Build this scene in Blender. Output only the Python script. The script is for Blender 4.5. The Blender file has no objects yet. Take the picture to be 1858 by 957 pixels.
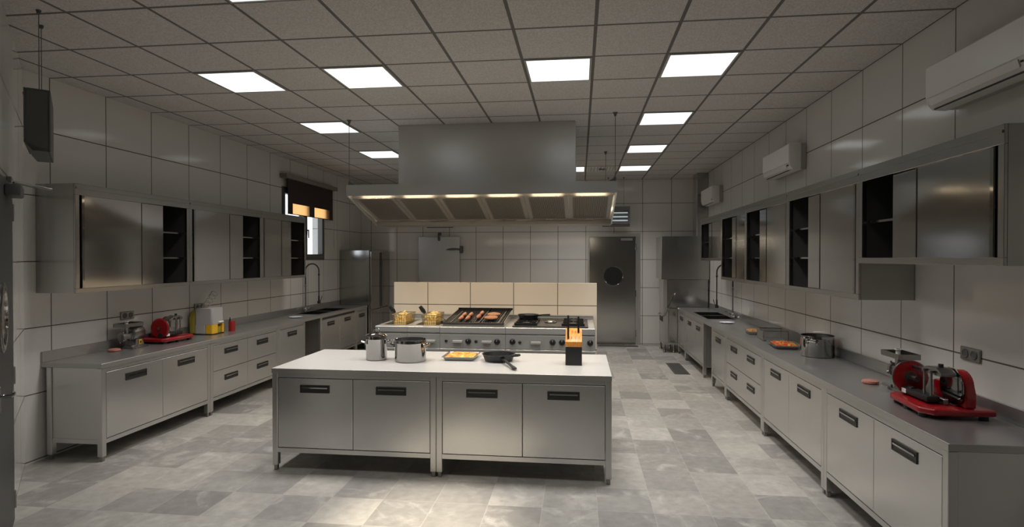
import bpy, bmesh, math, random
from mathutils import Vector, Matrix
random.seed(7)
PI = math.pi
SC = bpy.context.scene
COL = SC.collection

# ---------------------------------------------------------------- camera, world, exposure
CAM_H, CEIL = 1.86, 3.54
cam_d = bpy.data.cameras.new('camera'); cam = bpy.data.objects.new('camera', cam_d); COL.objects.link(cam)
cam_d.sensor_width = 36.0; cam_d.lens = 36.0*1047.5/1858; cam_d.clip_start = 0.05
cam.location = (0, 0, CAM_H)
cam.rotation_euler = (PI/2 - 0.0095, 0, 0.1168)
SC.camera = cam
w = bpy.data.worlds.new('world'); SC.world = w; w.use_nodes = True
bg = w.node_tree.nodes['Background']; bg.inputs[0].default_value = (0.86, 0.92, 1.0, 1); bg.inputs[1].default_value = 2.4
SC.view_settings.view_transform = 'Standard'; SC.view_settings.look = 'None'
SC.view_settings.gamma = 1; SC.view_settings.use_curve_mapping = False
SC.view_settings.exposure = 0.0
PANEL_E, STRIP_E = 1.25, 10.0
HOODLAMP_W, REAR_E = 2.6, 16.0
LAMP_W, LAMP_SPREAD, LAMP_COL = 15.5, 118, (1.0, 0.965, 0.935)
SPOT_W = 1300.0
def spot(name, loc, aim, watts, deg, blend, col, r):
    d = bpy.data.lights.new(name, 'SPOT'); d.energy = watts; d.spot_size = math.radians(deg); d.spot_blend = blend
    d.color = col; d.shadow_soft_size = r
    o = bpy.data.objects.new(name, d); COL.objects.link(o); o.location = loc
    o.rotation_euler = (Vector(aim)-Vector(loc)).to_track_quat('-Z', 'Y').to_euler()
    return o
spot('spotlight', (-1.05, 3.0, 3.5), (-1.08, 3.9, 0), SPOT_W, 27, 1.0, (1.0, 0.88, 0.70), 0.10)

# ---------------------------------------------------------------- materials
def new_mat(name):
    m = bpy.data.materials.new(name); m.use_nodes = True
    nt = m.node_tree; b = nt.nodes['Principled BSDF']
    return m, nt, b
def N(nt, t, **kw):
    n = nt.nodes.new(t)
    for k, v in kw.items(): setattr(n, k, v)
    return n
def mth(nt, op, a, b=None, c=None):
    n = N(nt, 'ShaderNodeMath', operation=op)
    for i, v in enumerate((a, b, c)):
        if v is None: continue
        if isinstance(v, (int, float)): n.inputs[i].default_value = v
        else: nt.links.new(v, n.inputs[i])
    return n.outputs[0]
def simple(name, col, rough=0.5, metal=0.0, emit=None, spec=0.5, noise=0.0, nscale=30, bump=0.0, coat=0.0):
    m, nt, b = new_mat(name)
    b.inputs['Base Color'].default_value = (*col, 1); b.inputs['Roughness'].default_value = rough
    b.inputs['Metallic'].default_value = metal; b.inputs['Specular IOR Level'].default_value = spec
    b.inputs['Coat Weight'].default_value = coat
    if emit: b.inputs['Emission Color'].default_value = (*emit[0], 1); b.inputs['Emission Strength'].default_value = emit[1]
    if noise or bump:
        tc = N(nt, 'ShaderNodeTexCoord'); nz = N(nt, 'ShaderNodeTexNoise'); nz.inputs['Scale'].default_value = nscale
        nt.links.new(tc.outputs['Object'], nz.inputs['Vector'])
        if noise:
            mr = N(nt, 'ShaderNodeMapRange'); mr.inputs['To Min'].default_value = 1-noise; mr.inputs['To Max'].default_value = 1+noise
            nt.links.new(nz.outputs['Fac'], mr.inputs['Value'])
            mx = N(nt, 'ShaderNodeMix', data_type='RGBA', blend_type='MULTIPLY'); mx.inputs[0].default_value = 1
            mx.inputs[6].default_value = (*col, 1); nt.links.new(mr.outputs[0], mx.inputs[7])
            nt.links.new(mx.outputs[2], b.inputs['Base Color'])
        if bump:
            bp = N(nt, 'ShaderNodeBump'); bp.inputs['Strength'].default_value = bump; bp.inputs['Distance'].default_value = 0.01
            nt.links.new(nz.outputs['Fac'], bp.inputs['Height']); nt.links.new(bp.outputs[0], b.inputs['Normal'])
    return m
def steel(name, col=(0.57, 0.565, 0.55), rough=0.26, aniso=0.0, warp=0.0, grain=(1, 1, 60), grain_amt=0.006, metal=1.0):
    """brushed stainless: roughness grain along one direction, faint panel warp"""
    m, nt, b = new_mat(name)
    b.inputs['Base Color'].default_value = (*col, 1); b.inputs['Metallic'].default_value = metal
    b.inputs['Anisotropic'].default_value = aniso
    tc = N(nt, 'ShaderNodeTexCoord'); mp = N(nt, 'ShaderNodeMapping'); mp.inputs['Scale'].default_value = grain
    nt.links.new(tc.outputs['Object'], mp.inputs['Vector'])
    nz = N(nt, 'ShaderNodeTexNoise'); nz.inputs['Scale'].default_value = 6; nz.inputs['Detail'].default_value = 3
    nt.links.new(mp.outputs[0], nz.inputs['Vector'])
    mr = N(nt, 'ShaderNodeMapRange'); mr.inputs['To Min'].default_value = rough-grain_amt; mr.inputs['To Max'].default_value = rough+grain_amt
    nt.links.new(nz.outputs['Fac'], mr.inputs['Value']); nt.links.new(mr.outputs[0], b.inputs['Roughness'])
    if warp:
        n2 = N(nt, 'ShaderNodeTexNoise'); n2.inputs['Scale'].default_value = 2.2; n2.inputs['Detail'].default_value = 0
        nt.links.new(tc.outputs['Object'], n2.inputs['Vector'])
        bp = N(nt, 'ShaderNodeBump'); bp.inputs['Strength'].default_value = warp; bp.inputs['Distance'].default_value = 0.05
        nt.links.new(n2.outputs['Fac'], bp.inputs['Height']); nt.links.new(bp.outputs[0], b.inputs['Normal'])
    return m
def line_mask(nt, coord, off, step, width):
    """1 on a joint line every `step` metres, 0 elsewhere"""
    t = mth(nt, 'DIVIDE', mth(nt, 'SUBTRACT', coord, off - step/2), step)
    f = mth(nt, 'SUBTRACT', mth(nt, 'FRACT', t), 0.5)
    return mth(nt, 'LESS_THAN', mth(nt, 'ABSOLUTE', f), width/step/2)
def tile_wall(name, axis, uoff, ustep, voff=0.624, vstep=0.602, col=(0.61, 0.595, 0.565), grout=(0.11, 0.09, 0.075), rough=0.10, ang=None):
    m, nt, b = new_mat(name)
    g = N(nt, 'ShaderNodeNewGeometry'); s = N(nt, 'ShaderNodeSeparateXYZ'); nt.links.new(g.outputs['Position'], s.inputs[0])
    if ang is None: u = s.outputs['XYZ'.index(axis)]
    else: u = mth(nt, 'ADD', mth(nt, 'MULTIPLY', s.outputs[0], ang[0]), mth(nt, 'MULTIPLY', s.outputs[1], ang[1]))
    lm = mth(nt, 'MAXIMUM', line_mask(nt, u, uoff, ustep, 0.010), line_mask(nt, s.outputs[2], voff, vstep, 0.010))
    mx = N(nt, 'ShaderNodeMix', data_type='RGBA'); mx.inputs[6].default_value = (*col, 1); mx.inputs[7].default_value = (*grout, 1)
    nt.links.new(lm, mx.inputs[0]); nt.links.new(mx.outputs[2], b.inputs['Base Color'])
    r = mth(nt, 'ADD', mth(nt, 'MULTIPLY', lm, 0.6), rough); nt.links.new(r, b.inputs['Roughness'])
    b.inputs['Specular IOR Level'].default_value = 0.32
    bp = N(nt, 'ShaderNodeBump'); bp.invert = True; bp.inputs['Strength'].default_value = 0.3; bp.inputs['Distance'].default_value = 0.003
    nt.links.new(lm, bp.inputs['Height']); nt.links.new(bp.outputs[0], b.inputs['Normal'])
    return m
def ceiling_mat():
    m, nt, b = new_mat('ceiling_tiles')
    g = N(nt, 'ShaderNodeNewGeometry'); s = N(nt, 'ShaderNodeSeparateXYZ'); nt.links.new(g.outputs['Position'], s.inputs[0])
    lm = mth(nt, 'MAXIMUM', line_mask(nt, s.outputs[0], 0.1134, 0.6, 0.026), line_mask(nt, s.outputs[1], 4.2232, 0.6439, 0.026))
    nz = N(nt, 'ShaderNodeTexNoise'); nz.inputs['Scale'].default_value = 90; nz.inputs['Detail'].default_value = 2
    nt.links.new(g.outputs['Position'], nz.inputs['Vector'])
    cr = N(nt, 'ShaderNodeValToRGB'); cr.color_ramp.elements[0].position = 0.3; cr.color_ramp.elements[1].position = 0.7
    cr.color_ramp.elements[0].color = (0.44, 0.42, 0.395, 1); cr.color_ramp.elements[1].color = (0.62, 0.60, 0.57, 1)
    nt.links.new(nz.outputs['Fac'], cr.inputs[0])
    mx = N(nt, 'ShaderNodeMix', data_type='RGBA'); nt.links.new(lm, mx.inputs[0]); nt.links.new(cr.outputs[0], mx.inputs[6])
    mx.inputs[7].default_value = (0.13, 0.12, 0.11, 1); nt.links.new(mx.outputs[2], b.inputs['Base Color'])
    b.inputs['Roughness'].default_value = 0.75
    bp = N(nt, 'ShaderNodeBump'); bp.inputs['Strength'].default_value = 0.4; bp.inputs['Distance'].default_value = 0.004
    nt.links.new(nz.outputs['Fac'], bp.inputs['Height']); nt.links.new(bp.outputs[0], b.inputs['Normal'])
    return m
def floor_mat():
    m, nt, b = new_mat('floor_slate_tiles')
    TX, TY = 0.408, 0.431
    g = N(nt, 'ShaderNodeNewGeometry'); s = N(nt, 'ShaderNodeSeparateXYZ'); nt.links.new(g.outputs['Position'], s.inputs[0])
    fx = mth(nt, 'FLOOR', mth(nt, 'DIVIDE', mth(nt, 'SUBTRACT', s.outputs[0], 0.54), TX))
    fy = mth(nt, 'FLOOR', mth(nt, 'DIVIDE', mth(nt, 'SUBTRACT', s.outputs[1], 4.279), TY))
    cb = N(nt, 'ShaderNodeCombineXYZ'); nt.links.new(fx, cb.inputs[0]); nt.links.new(fy, cb.inputs[1])
    wn = N(nt, 'ShaderNodeTexWhiteNoise'); nt.links.new(cb.outputs[0], wn.inputs['Vector'])
    ofs = N(nt, 'ShaderNodeVectorMath', operation='MULTIPLY_ADD'); nt.links.new(wn.outputs['Color'], ofs.inputs[0])
    ofs.inputs[1].default_value = (9, 9, 9); nt.links.new(g.outputs['Position'], ofs.inputs[2])
    n1 = N(nt, 'ShaderNodeTexNoise'); n1.inputs['Scale'].default_value = 2.6; n1.inputs['Detail'].default_value = 9; n1.inputs['Roughness'].default_value = 0.62; n1.inputs['Distortion'].default_value = 0.9
    nt.links.new(ofs.outputs[0], n1.inputs['Vector'])
    n2 = N(nt, 'ShaderNodeTexNoise'); n2.inputs['Scale'].default_value = 14; n2.inputs['Detail'].default_value = 6
    nt.links.new(ofs.outputs[0], n2.inputs['Vector'])
    cr = N(nt, 'ShaderNodeValToRGB'); e = cr.color_ramp.elements
    e[0].position = 0.0; e[0].color = (0.205, 0.198, 0.185, 1); e[1].position = 1.0; e[1].color = (0.36, 0.345, 0.315, 1)
    nt.links.new(wn.outputs['Value'], cr.inputs[0])
    cl = N(nt, 'ShaderNodeValToRGB'); e = cl.color_ramp.elements
    e[0].position = 0.52; e[0].color = (0, 0, 0, 1); e[1].position = 0.72; e[1].color = (1, 1, 1, 1)
    nt.links.new(n1.outputs['Fac'], cl.inputs[0])
    mx = N(nt, 'ShaderNodeMix', data_type='RGBA'); nt.links.new(mth(nt, 'MULTIPLY', cl.outputs[0], 0.75), mx.inputs[0])
    nt.links.new(cr.outputs[0], mx.inputs[6]); mx.inputs[7].default_value = (0.46, 0.445, 0.41, 1)
    m2 = N(nt, 'ShaderNodeMix', data_type='RGBA', blend_type='MULTIPLY'); m2.inputs[0].default_value = 1
    nt.links.new(mx.outputs[2], m2.inputs[6])
    mr = N(nt, 'ShaderNodeMapRange'); mr.inputs['To Min'].default_value = 0.72; mr.inputs['To Max'].default_value = 1.28
    nt.links.new(n2.outputs['Fac'], mr.inputs['Value']); nt.links.new(mr.outputs[0], m2.inputs[7])
    lm = mth(nt, 'MAXIMUM', line_mask(nt, s.outputs[0], 0.54, TX, 0.006), line_mask(nt, s.outputs[1], 4.279, TY, 0.006))
    m3 = N(nt, 'ShaderNodeMix', data_type='RGBA'); nt.links.new(mth(nt, 'MULTIPLY', lm, 0.35), m3.inputs[0])
    nt.links.new(m2.outputs[2], m3.inputs[6]); m3.inputs[7].default_value = (0.42, 0.40, 0.37, 1)
    nt.links.new(m3.outputs[2], b.inputs['Base Color'])
    b.inputs['Roughness'].default_value = 0.42; b.inputs['Specular IOR Level'].default_value = 0.35
    bp = N(nt, 'ShaderNodeBump'); bp.inputs['Strength'].default_value = 0.15; bp.inputs['Distance'].default_value = 0.004
    nt.links.new(n2.outputs['Fac'], bp.inputs['Height']); nt.links.new(bp.outputs[0], b.inputs['Normal'])
    return m
def ramp_mat(name, cols, scale=20, rough=0.5, detail=4, voronoi=False, bump=0.3):
    m, nt, b = new_mat(name)
    tc = N(nt, 'ShaderNodeTexCoord')
    if voronoi:
        t = N(nt, 'ShaderNodeTexVoronoi'); t.inputs['Scale'].default_value = scale
        sp = N(nt, 'ShaderNodeSeparateColor'); nt.links.new(t.outputs['Color'], sp.inputs[0]); fac = sp.outputs[0]; h = t.outputs['Distance']
    else:
        t = N(nt, 'ShaderNodeTexNoise'); t.inputs['Scale'].default_value = scale; t.inputs['Detail'].default_value = detail; fac = t.outputs['Fac']; h = fac
    nt.links.new(tc.outputs['Object'], t.inputs['Vector'])
    cr = N(nt, 'ShaderNodeValToRGB'); el = cr.color_ramp.elements
    while len(el) < len(cols): el.new(0.5)
    for i, c in enumerate(cols): el[i].position = c[0]; el[i].color = (*c[1], 1)
    if voronoi: cr.color_ramp.interpolation = 'CONSTANT'
    nt.links.new(fac, cr.inputs[0]); nt.links.new(cr.outputs[0], b.inputs['Base Color']); b.inputs['Roughness'].default_value = rough
    bp = N(nt, 'ShaderNodeBump'); bp.inputs['Strength'].default_value = bump; bp.inputs['Distance'].default_value = 0.004
    nt.links.new(h, bp.inputs['Height']); nt.links.new(bp.outputs[0], b.inputs['Normal'])
    return m
def wood_mat():
    m, nt, b = new_mat('orange_wood')
    tc = N(nt, 'ShaderNodeTexCoord'); mp = N(nt, 'ShaderNodeMapping'); mp.inputs['Scale'].default_value = (40, 6, 6)
    nt.links.new(tc.outputs['Object'], mp.inputs['Vector'])
    nz = N(nt, 'ShaderNodeTexNoise'); nz.inputs['Scale'].default_value = 3; nz.inputs['Detail'].default_value = 5; nt.links.new(mp.outputs[0], nz.inputs['Vector'])
    cr = N(nt, 'ShaderNodeValToRGB'); cr.color_ramp.elements[0].color = (0.50, 0.17, 0.02, 1); cr.color_ramp.elements[1].color = (0.85, 0.36, 0.06, 1)
    cr.color_ramp.elements[0].position = 0.3; cr.color_ramp.elements[1].position = 0.7
    nt.links.new(nz.outputs['Fac'], cr.inputs[0]); nt.links.new(cr.outputs[0], b.inputs['Base Color']); b.inputs['Roughness'].default_value = 0.4
    return m
def glass_mat():
    m, nt, b = new_mat('window_glass'); nt.nodes.remove(b)
    out = nt.nodes['Material Output']; tr = N(nt, 'ShaderNodeBsdfTransparent'); gl = N(nt, 'ShaderNodeBsdfGlossy'); gl.inputs['Roughness'].default_value = 0.02
    mx = N(nt, 'ShaderNodeMixShader'); mx.inputs[0].default_value = 0.08; nt.links.new(tr.outputs[0], mx.inputs[1]); nt.links.new(gl.outputs[0], mx.inputs[2])
    nt.links.new(mx.outputs[0], out.inputs[0]); return m
def sun_glow_mat():  # orange translucent colour stands for sun glow through the blind
    m, nt, b = new_mat('sun_glow_fabric'); nt.nodes.remove(b)
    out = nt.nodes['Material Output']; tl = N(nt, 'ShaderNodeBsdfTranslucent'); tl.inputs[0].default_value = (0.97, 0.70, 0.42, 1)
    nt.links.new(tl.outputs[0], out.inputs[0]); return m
M = dict(
    tw_x=tile_wall('wall_tiles_back', 'X', 0.13, 0.602), tw_y=tile_wall('wall_tiles_side', 'Y', 4.2232, 0.6439),
    tw_c=tile_wall('wall_tiles_corner', 'X', 0.35, 0.602, ang=(0.689, -0.7247)),
    tw_d=tile_wall('divider_tiles', 'X', -0.30, 0.608, voff=1.208, col=(0.70, 0.63, 0.54)),
    ceil=ceiling_mat(), floor=floor_mat(),
    steel=steel('brushed_steel', rough=0.30, metal=0.88), door=steel('door_steel', col=(0.62, 0.615, 0.605), rough=0.27, warp=0.07, metal=0.9),
    wdoor=steel('sliding_door_steel', col=(0.50, 0.495, 0.48), rough=0.115, warp=0.02, grain=(1, 1, 90), metal=1.0),
    top=steel('worktop_steel', col=(0.40, 0.395, 0.385), rough=0.28, grain=(2, 2, 2), metal=0.75),
    rsteel=steel('range_steel', col=(0.50, 0.50, 0.49), rough=0.30, metal=0.6),
    itop_lit=steel('island_top_lit_steel', col=(0.64, 0.62, 0.585), rough=0.33, grain=(2, 2, 2), metal=0.35),  # island steel made paler than the side worktops for the strong light on it
    hood=steel('hood_steel', col=(0.60, 0.60, 0.585), rough=0.30, metal=0.8), csteel=steel('cabinet_steel', col=(0.46, 0.455, 0.44), rough=0.24), filt=steel('filter_steel', col=(0.33, 0.305, 0.27), rough=0.36, metal=0.6),
    polish=steel('polished_steel', col=(0.40, 0.395, 0.385), rough=0.06, grain_amt=0.02), chrome=simple('chrome', (0.7, 0.7, 0.69), 0.08, 1.0),
    dull=simple('cast_alloy', (0.30, 0.295, 0.285), 0.30, 1.0, noise=0.1, bump=0.1),
    fridge=steel('fridge_steel', col=(0.44, 0.435, 0.42), rough=0.16, grain_amt=0.04),
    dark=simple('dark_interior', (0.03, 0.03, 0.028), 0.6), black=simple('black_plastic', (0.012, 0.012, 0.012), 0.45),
    iron=simple('cast_iron', (0.015, 0.015, 0.015), 0.42, 0.2, bump=0.2, nscale=80), hdark=simple('handle_recess', (0.05, 0.05, 0.048), 0.4, 0.6),
    grey=simple('dark_grey_paint', (0.095, 0.093, 0.089), 0.5), doorgrey=simple('dark_door_paint', (0.045, 0.044, 0.042), 0.45),
    frame=simple('window_frame_paint', (0.085, 0.08, 0.072), 0.5), white=simple('white_plastic', (0.72, 0.71, 0.68), 0.3),
    acgrey=simple('grey_plastic', (0.42, 0.41, 0.40), 0.4), blind=simple('brown_blind_fabric', (0.035, 0.023, 0.019), 0.9), cass=simple('taupe_cassette', (0.20, 0.18, 0.155), 0.6),
    sun_glow=sun_glow_mat(), glass=glass_mat(), red=simple('red_enamel', (0.26, 0.004, 0.007), 0.3, coat=0.2), redm=simple('red_plastic', (0.30, 0.012, 0.01), 0.4),
    yellow=simple('yellow_plastic', (0.80, 0.45, 0.02), 0.4), olive=simple('olive_yellow_plastic', (0.36, 0.30, 0.04), 0.4), jgrey=simple('juicer_grey', (0.42, 0.41, 0.40), 0.45),
    meat=simple('raw_mince', (0.42, 0.17, 0.13), 0.5, noise=0.25, nscale=90, bump=0.6), saus=simple('sausage_skin', (0.36, 0.13, 0.06), 0.4, noise=0.3, nscale=25),
    patty=simple('grilled_patty', (0.36, 0.15, 0.065), 0.6, noise=0.35, nscale=60, bump=0.6), fries=simple('fried_potato', (0.92, 0.70, 0.28), 0.55, noise=0.2, nscale=20),
    brass=simple('bronzed_wire', (0.36, 0.28, 0.14), 0.35, 0.9), wire=simple('steel_wire', (0.5, 0.5, 0.49), 0.3, 1.0),
    gratin=ramp_mat('gratin', [(0.30, (0.35, 0.06, 0.01)), (0.48, (0.85, 0.30, 0.04)), (0.62, (0.95, 0.52, 0.10)), (0.75, (0.98, 0.78, 0.35))], 22, 0.45),
    veg=ramp_mat('chopped_vegetables', [(0.0, (0.50, 0.02, 0.012)), (0.30, (0.55, 0.06, 0.015)), (0.40, (0.60, 0.30, 0.03)), (0.52, (0.13, 0.28, 0.03)), (0.80, (0.45, 0.025, 0.015))], 60, 0.4, voronoi=True),
    oran=ramp_mat('orange_food', [(0.3, (0.22, 0.09, 0.02)), (0.6, (0.42, 0.22, 0.07)), (0.8, (0.5, 0.32, 0.14))], 50, 0.5),
    wood=wood_mat(), plate=simple('white_ceramic', (0.78, 0.82, 0.92), 0.15), label=simple('white_label', (0.8, 0.8, 0.78), 0.5),
    lamp=simple('light_diffuser', (0.9, 0.9, 0.9), 0.4, emit=((0.93, 0.985, 1.0), PANEL_E)),
    strip=simple('hood_lamp_glass', (0.9, 0.9, 0.9), 0.3, emit=((1.0, 0.84, 0.62), STRIP_E)),
    rear=simple('hood_tube_glass', (0.9, 0.9, 0.9), 0.3, emit=((1.0, 0.88, 0.70), REAR_E)),
    tube=simple('insect_lamp_tube', (0.8, 0.85, 0.9), 0.3, emit=((0.75, 0.93, 1.0), 0.35)), led=simple('red_lamp', (0.5, 0.02, 0.02), 0.3),
    tframe=simple('lamp_frame', (0.42, 0.40, 0.37), 0.5), socket=simple('socket_steel', (0.33, 0.32, 0.30), 0.35, 0.8), alu=simple('aluminium_foil', (0.62, 0.61, 0.6), 0.25, 1.0),
    display=simple('fridge_display', (0.02, 0.02, 0.02), 0.25, spec=0.25), grate=simple('grate_iron', (0.10, 0.097, 0.09), 0.5, 0.5), gasket=simple('rubber_gasket', (0.04, 0.04, 0.038), 0.6))

# ---------------------------------------------------------------- mesh helpers
class MB:
    """collects shapes into one mesh"""
    def __init__(s): s.bm = bmesh.new()
    def _tf(s, vs, mat):
        if mat is not None: bmesh.ops.transform(s.bm, matrix=mat, verts=vs)
    def box(s, x0, x1, y0, y1, z0, z1, bev=0.0, seg=1, mat=None):
        r = bmesh.ops.create_cube(s.bm, size=1.0); vs = r['verts']
        for v in vs: v.co = Vector((x0 if v.co.x < 0 else x1, y0 if v.co.y < 0 else y1, z0 if v.co.z < 0 else z1))
        if bev:
            es = list({e for v in vs for e in v.link_edges})
            rr = bmesh.ops.bevel(s.bm, geom=es, offset=bev, segments=seg, affect='EDGES', profile=0.5)
            vs = list({v for f in rr['faces'] for v in f.verts} | {v for v in vs if v.is_valid})
            # gather whole island
            seen, st = set(vs), list(vs)
            while st:
                v = st.pop()
                for e in v.link_edges:
                    o = e.other_vert(v)
                    if o not in seen: seen.add(o); st.append(o)
            vs = list(seen)
        s._tf(vs, mat); return s
    def lathe(s, prof, c=(0, 0, 0), seg=32, mat=None, closed=False, sx=1.0, sy=1.0):
        rings = []; allv = []
        for r, z in prof:
            if r < 1e-6: v = s.bm.verts.new((c[0], c[1], c[2]+z)); rings.append([v]); allv.append(v)
            else:
                ring = [s.bm.verts.new((c[0]+sx*r*math.cos(2*PI*i/seg), c[1]+sy*r*math.sin(2*PI*i/seg), c[2]+z)) for i in range(seg)]
                rings.append(ring); allv += ring
        n = len(rings)
        for a, b in zip(rings, rings[1:]) if not closed else [(rings[i], rings[(i+1) % n]) for i in range(n)]:
            for i in range(seg):
                j = (i+1) % seg
                if len(a) == 1 and len(b) == 1: continue
                if len(a) == 1: s.bm.faces.new((a[0], b[j], b[i]))
                elif len(b) == 1: s.bm.faces.new((a[i], a[j], b[0]))
                else: s.bm.faces.new((a[i], a[j], b[j], b[i]))
        s._tf(allv, mat); return s
    def cyl(s, p0, p1, r, seg=16, r2=None):
        p0, p1 = Vector(p0), Vector(p1); d = p1-p0; L = d.length
        mat = Matrix.Translation(p0) @ d.to_track_quat('Z', 'Y').to_matrix().to_4x4()
        r2 = r if r2 is None else r2
        return s.lathe([(0, 0), (r, 0), (r2, L), (0, L)], seg=seg, mat=mat)
    def tube(s, pts, r, seg=8, closed=False):
        P = [Vector(p) for p in pts]; n = len(P); rings = []
        up = None
        for i, p in enumerate(P):
            if closed: t = (P[(i+1) % n]-P[i-1]).normalized()
            else: t = (P[min(i+1, n-1)]-P[max(i-1, 0)]).normalized()
            if up is None:
                up = t.orthogonal().normalized()
            else:
                up = (up - t*up.dot(t)); up = up.normalized() if up.length > 1e-5 else t.orthogonal().normalized()
            b = t.cross(up)
            rr = r[i] if isinstance(r, (list, tuple)) else r
            rings.append([s.bm.verts.new(p+(up*math.cos(2*PI*k/seg)+b*math.sin(2*PI*k/seg))*rr) for k in range(seg)])
        pairs = list(zip(rings, rings[1:])) + ([(rings[-1], rings[0])] if closed else [])
        for a, b in pairs:
            for k in range(seg):
                j = (k+1) % seg; s.bm.faces.new((a[k], a[j], b[j], b[k]))
        if not closed:
            s.bm.faces.new(rings[0][::-1]); s.bm.faces.new(rings[-1])
        return s
    def prism(s, poly, axis, a0, a1, bev=0.0, seg=2, mat=None):
        """extrude a 2D outline along an axis; poly in the two other axes (x: (y,z); y: (x,z); z: (x,y))"""
        def P(p, a): return {'x': (a, p[0], p[1]), 'y': (p[0], a, p[1]), 'z': (p[0], p[1], a)}[axis]
        A = [s.bm.verts.new(P(p, a0)) for p in poly]; B = [s.bm.verts.new(P(p, a1)) for p in poly]
        n = len(poly); fs = [s.bm.faces.new(A[::-1]), s.bm.faces.new(B)]
        for i in range(n): fs.append(s.bm.faces.new((A[i], A[(i+1) % n], B[(i+1) % n], B[i])))
        if mat is not None: s._tf(A+B, mat)
        if bev:
            es = list({e for f in fs for e in f.edges})
            bmesh.ops.bevel(s.bm, geom=es, offset=bev, segments=seg, affect='EDGES', profile=0.5)
        return s
    def ell(s, c, rx, ry, rz, seg=20, rings=10):
        prof = [(math.sin(PI*i/rings), -math.cos(PI*i/rings)) for i in range(rings+1)]
        return s.lathe([(a, b) for a, b in prof], seg=seg, mat=Matrix.Translation(c) @ Matrix.Diagonal((rx, ry, rz, 1)))
    def build(s, name, m, parent=None, smooth=True, label=None, loc=None):
        bmesh.ops.recalc_face_normals(s.bm, faces=s.bm.faces)
        me = bpy.data.meshes.new(name); s.bm.to_mesh(me); s.bm.free()
        if smooth:
            for p in me.polygons: p.use_smooth = True
            me.set_sharp_from_angle(angle=math.radians(33))
        me.materials.append(m)
        o = bpy.data.objects.new(name, me); COL.objects.link(o)
        if parent: o.parent = parent
        if label: o['label'] = label
        if loc: o.location = loc
        return o
def tag(o, label, cat, group=None, kind=None):
    o['label'] = label; o['category'] = cat
    if group: o['group'] = group
    if kind: o['kind'] = kind
    return o
def thing(name, label, cat, loc=(0, 0, 0), rz=0.0, group=None):
    o = bpy.data.objects.new(name, None); COL.objects.link(o); o.empty_display_size = 0.1
    o.location = loc; o.rotation_euler = (0, 0, rz)
    return tag(o, label, cat, group)
def struct(o, label=None):
    o['kind'] = 'structure'
    if label: o['label'] = label
    return o
def dup(root, loc, rz=None, label=None):
    r = root.copy(); COL.objects.link(r); r.location = loc
    if rz is not None: r.rotation_euler = (0, 0, rz)
    if label: r['label'] = label
    for ch in list(root.children):
        c = ch.copy(); COL.objects.link(c); c.parent = r
        for g in list(ch.children):
            d = g.copy(); COL.objects.link(d); d.parent = c
    return r

# ---------------------------------------------------------------- the room
XL, XR, YB, YF = -4.92, 2.513, 12.6, -2.2
CH0, CHD = Vector((XL, 4.60)), Vector((0.689, -0.7247)).normalized()     # slanted corner wall on the left
CHN = Vector((-CHD.y, CHD.x))                                            # its normal, into the room
CH1 = CH0 + CHD*2.75
struct(MB().box(-6.2, 3.2, YF-0.3, YB+0.3, -0.12, 0).build('floor', M['floor']))
struct(MB().box(-6.2, 3.2, YF-0.3, YB+0.3, CEIL, CEIL+0.12).build('ceiling', M['ceil']))
WY0, WY1, WZ0, WZ1 = 9.09, 10.71, 1.82, 3.06
wl = MB()
wl.box(XL-0.25, XL, CH0.y-0.02, WY0, 0, CEIL).box(XL-0.25, XL, WY1, YB+0.25, 0, CEIL).box(XL-0.25, XL, WY0, WY1, 0, WZ0).box(XL-0.25, XL, WY0, WY1, WZ1, CEIL)
struct(wl.build('wall_left', M['tw_y'], smooth=False))
struct(MB().box(XR, XR+0.25, YF-0.2, YB+0.25, 0, CEIL).build('wall_right', M['tw_y'], smooth=False))
struct(MB().box(XL, XR, YB, YB+0.25, 0, CEIL).build('wall_back', M['tw_x'], smooth=False))
struct(MB().box(CH1.x-0.2, XR, YF-0.2, YF, 0, CEIL).build('wall_front', M['tw_x'], smooth=False))
a, b_ = CH0, CH1; o_ = -CHN*0.25
struct(MB().prism([(a.x, a.y), (b_.x, b_.y), (b_.x+o_.x, b_.y+o_.y), (a.x+o_.x, a.y+o_.y)], 'z', 0, CEIL).build('wall_corner', M['tw_c'], smooth=False))
struct(MB().box(CH1.x-0.25, CH1.x, YF, CH1.y, 0, CEIL).build('wall_side', M['tw_y'], smooth=False))
# tiled half wall behind the cooking line
HWX0, HWX1, HWY0, HWY1, HWZ = -2.615, 0.232, 7.93, 8.08, 1.517
struct(MB().box(HWX0, HWX1, HWY0, HWY1, 0, HWZ, 0.004).build('wall_divider', M['tw_d'], smooth=False))

# window in the left wall
win = thing('window_1', 'two-leaf window with dark grey frame behind the half-lowered blind', 'window', (XL-0.06, WY0, WZ0)); struct(win); del win['category']
W, H = WY1-WY0, WZ1-WZ0
fr = MB()
for y0, y1, z0, z1 in ((0, W, 0, .04), (0, W, H-.04, H), (0, .04, .04, H-.04), (W-.04, W, .04, H-.04)): fr.box(-.04, .055, y0, y1, z0, z1)
fr.build('window_frame', M['frame'], win)
for i, (y0, y1) in enumerate(((.04, W/2+.02), (W/2+.02, W-.04))):
    sf = MB(); t = .07
    for a0, a1, z0, z1 in ((y0, y1, .04, .04+t), (y0, y1, H-.04-t, H-.04), (y0, y0+t, .04+t, H-.04-t), (y1-t, y1, .04+t, H-.04-t)): sf.box(-.03, .07, a0, a1, z0, z1, .006)
    so = sf.build('sash', M['frame'], win)
    MB().box(-.004, .004, y0+t-.005, y1-t+.005, .04+t-.005, H-.04-t+.005).build('pane', M['glass'], so)
    if i == 1:
        MB().box(.071, .082, y0+.022, y0+.048, .46, .56, .003).box(.082, .105, y0+.025, y0+.045, .53, .555, .003).box(.095, .112, y0+.026, y0+.052, .40, .555, .005).build('handle', M['black'], win)

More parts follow.
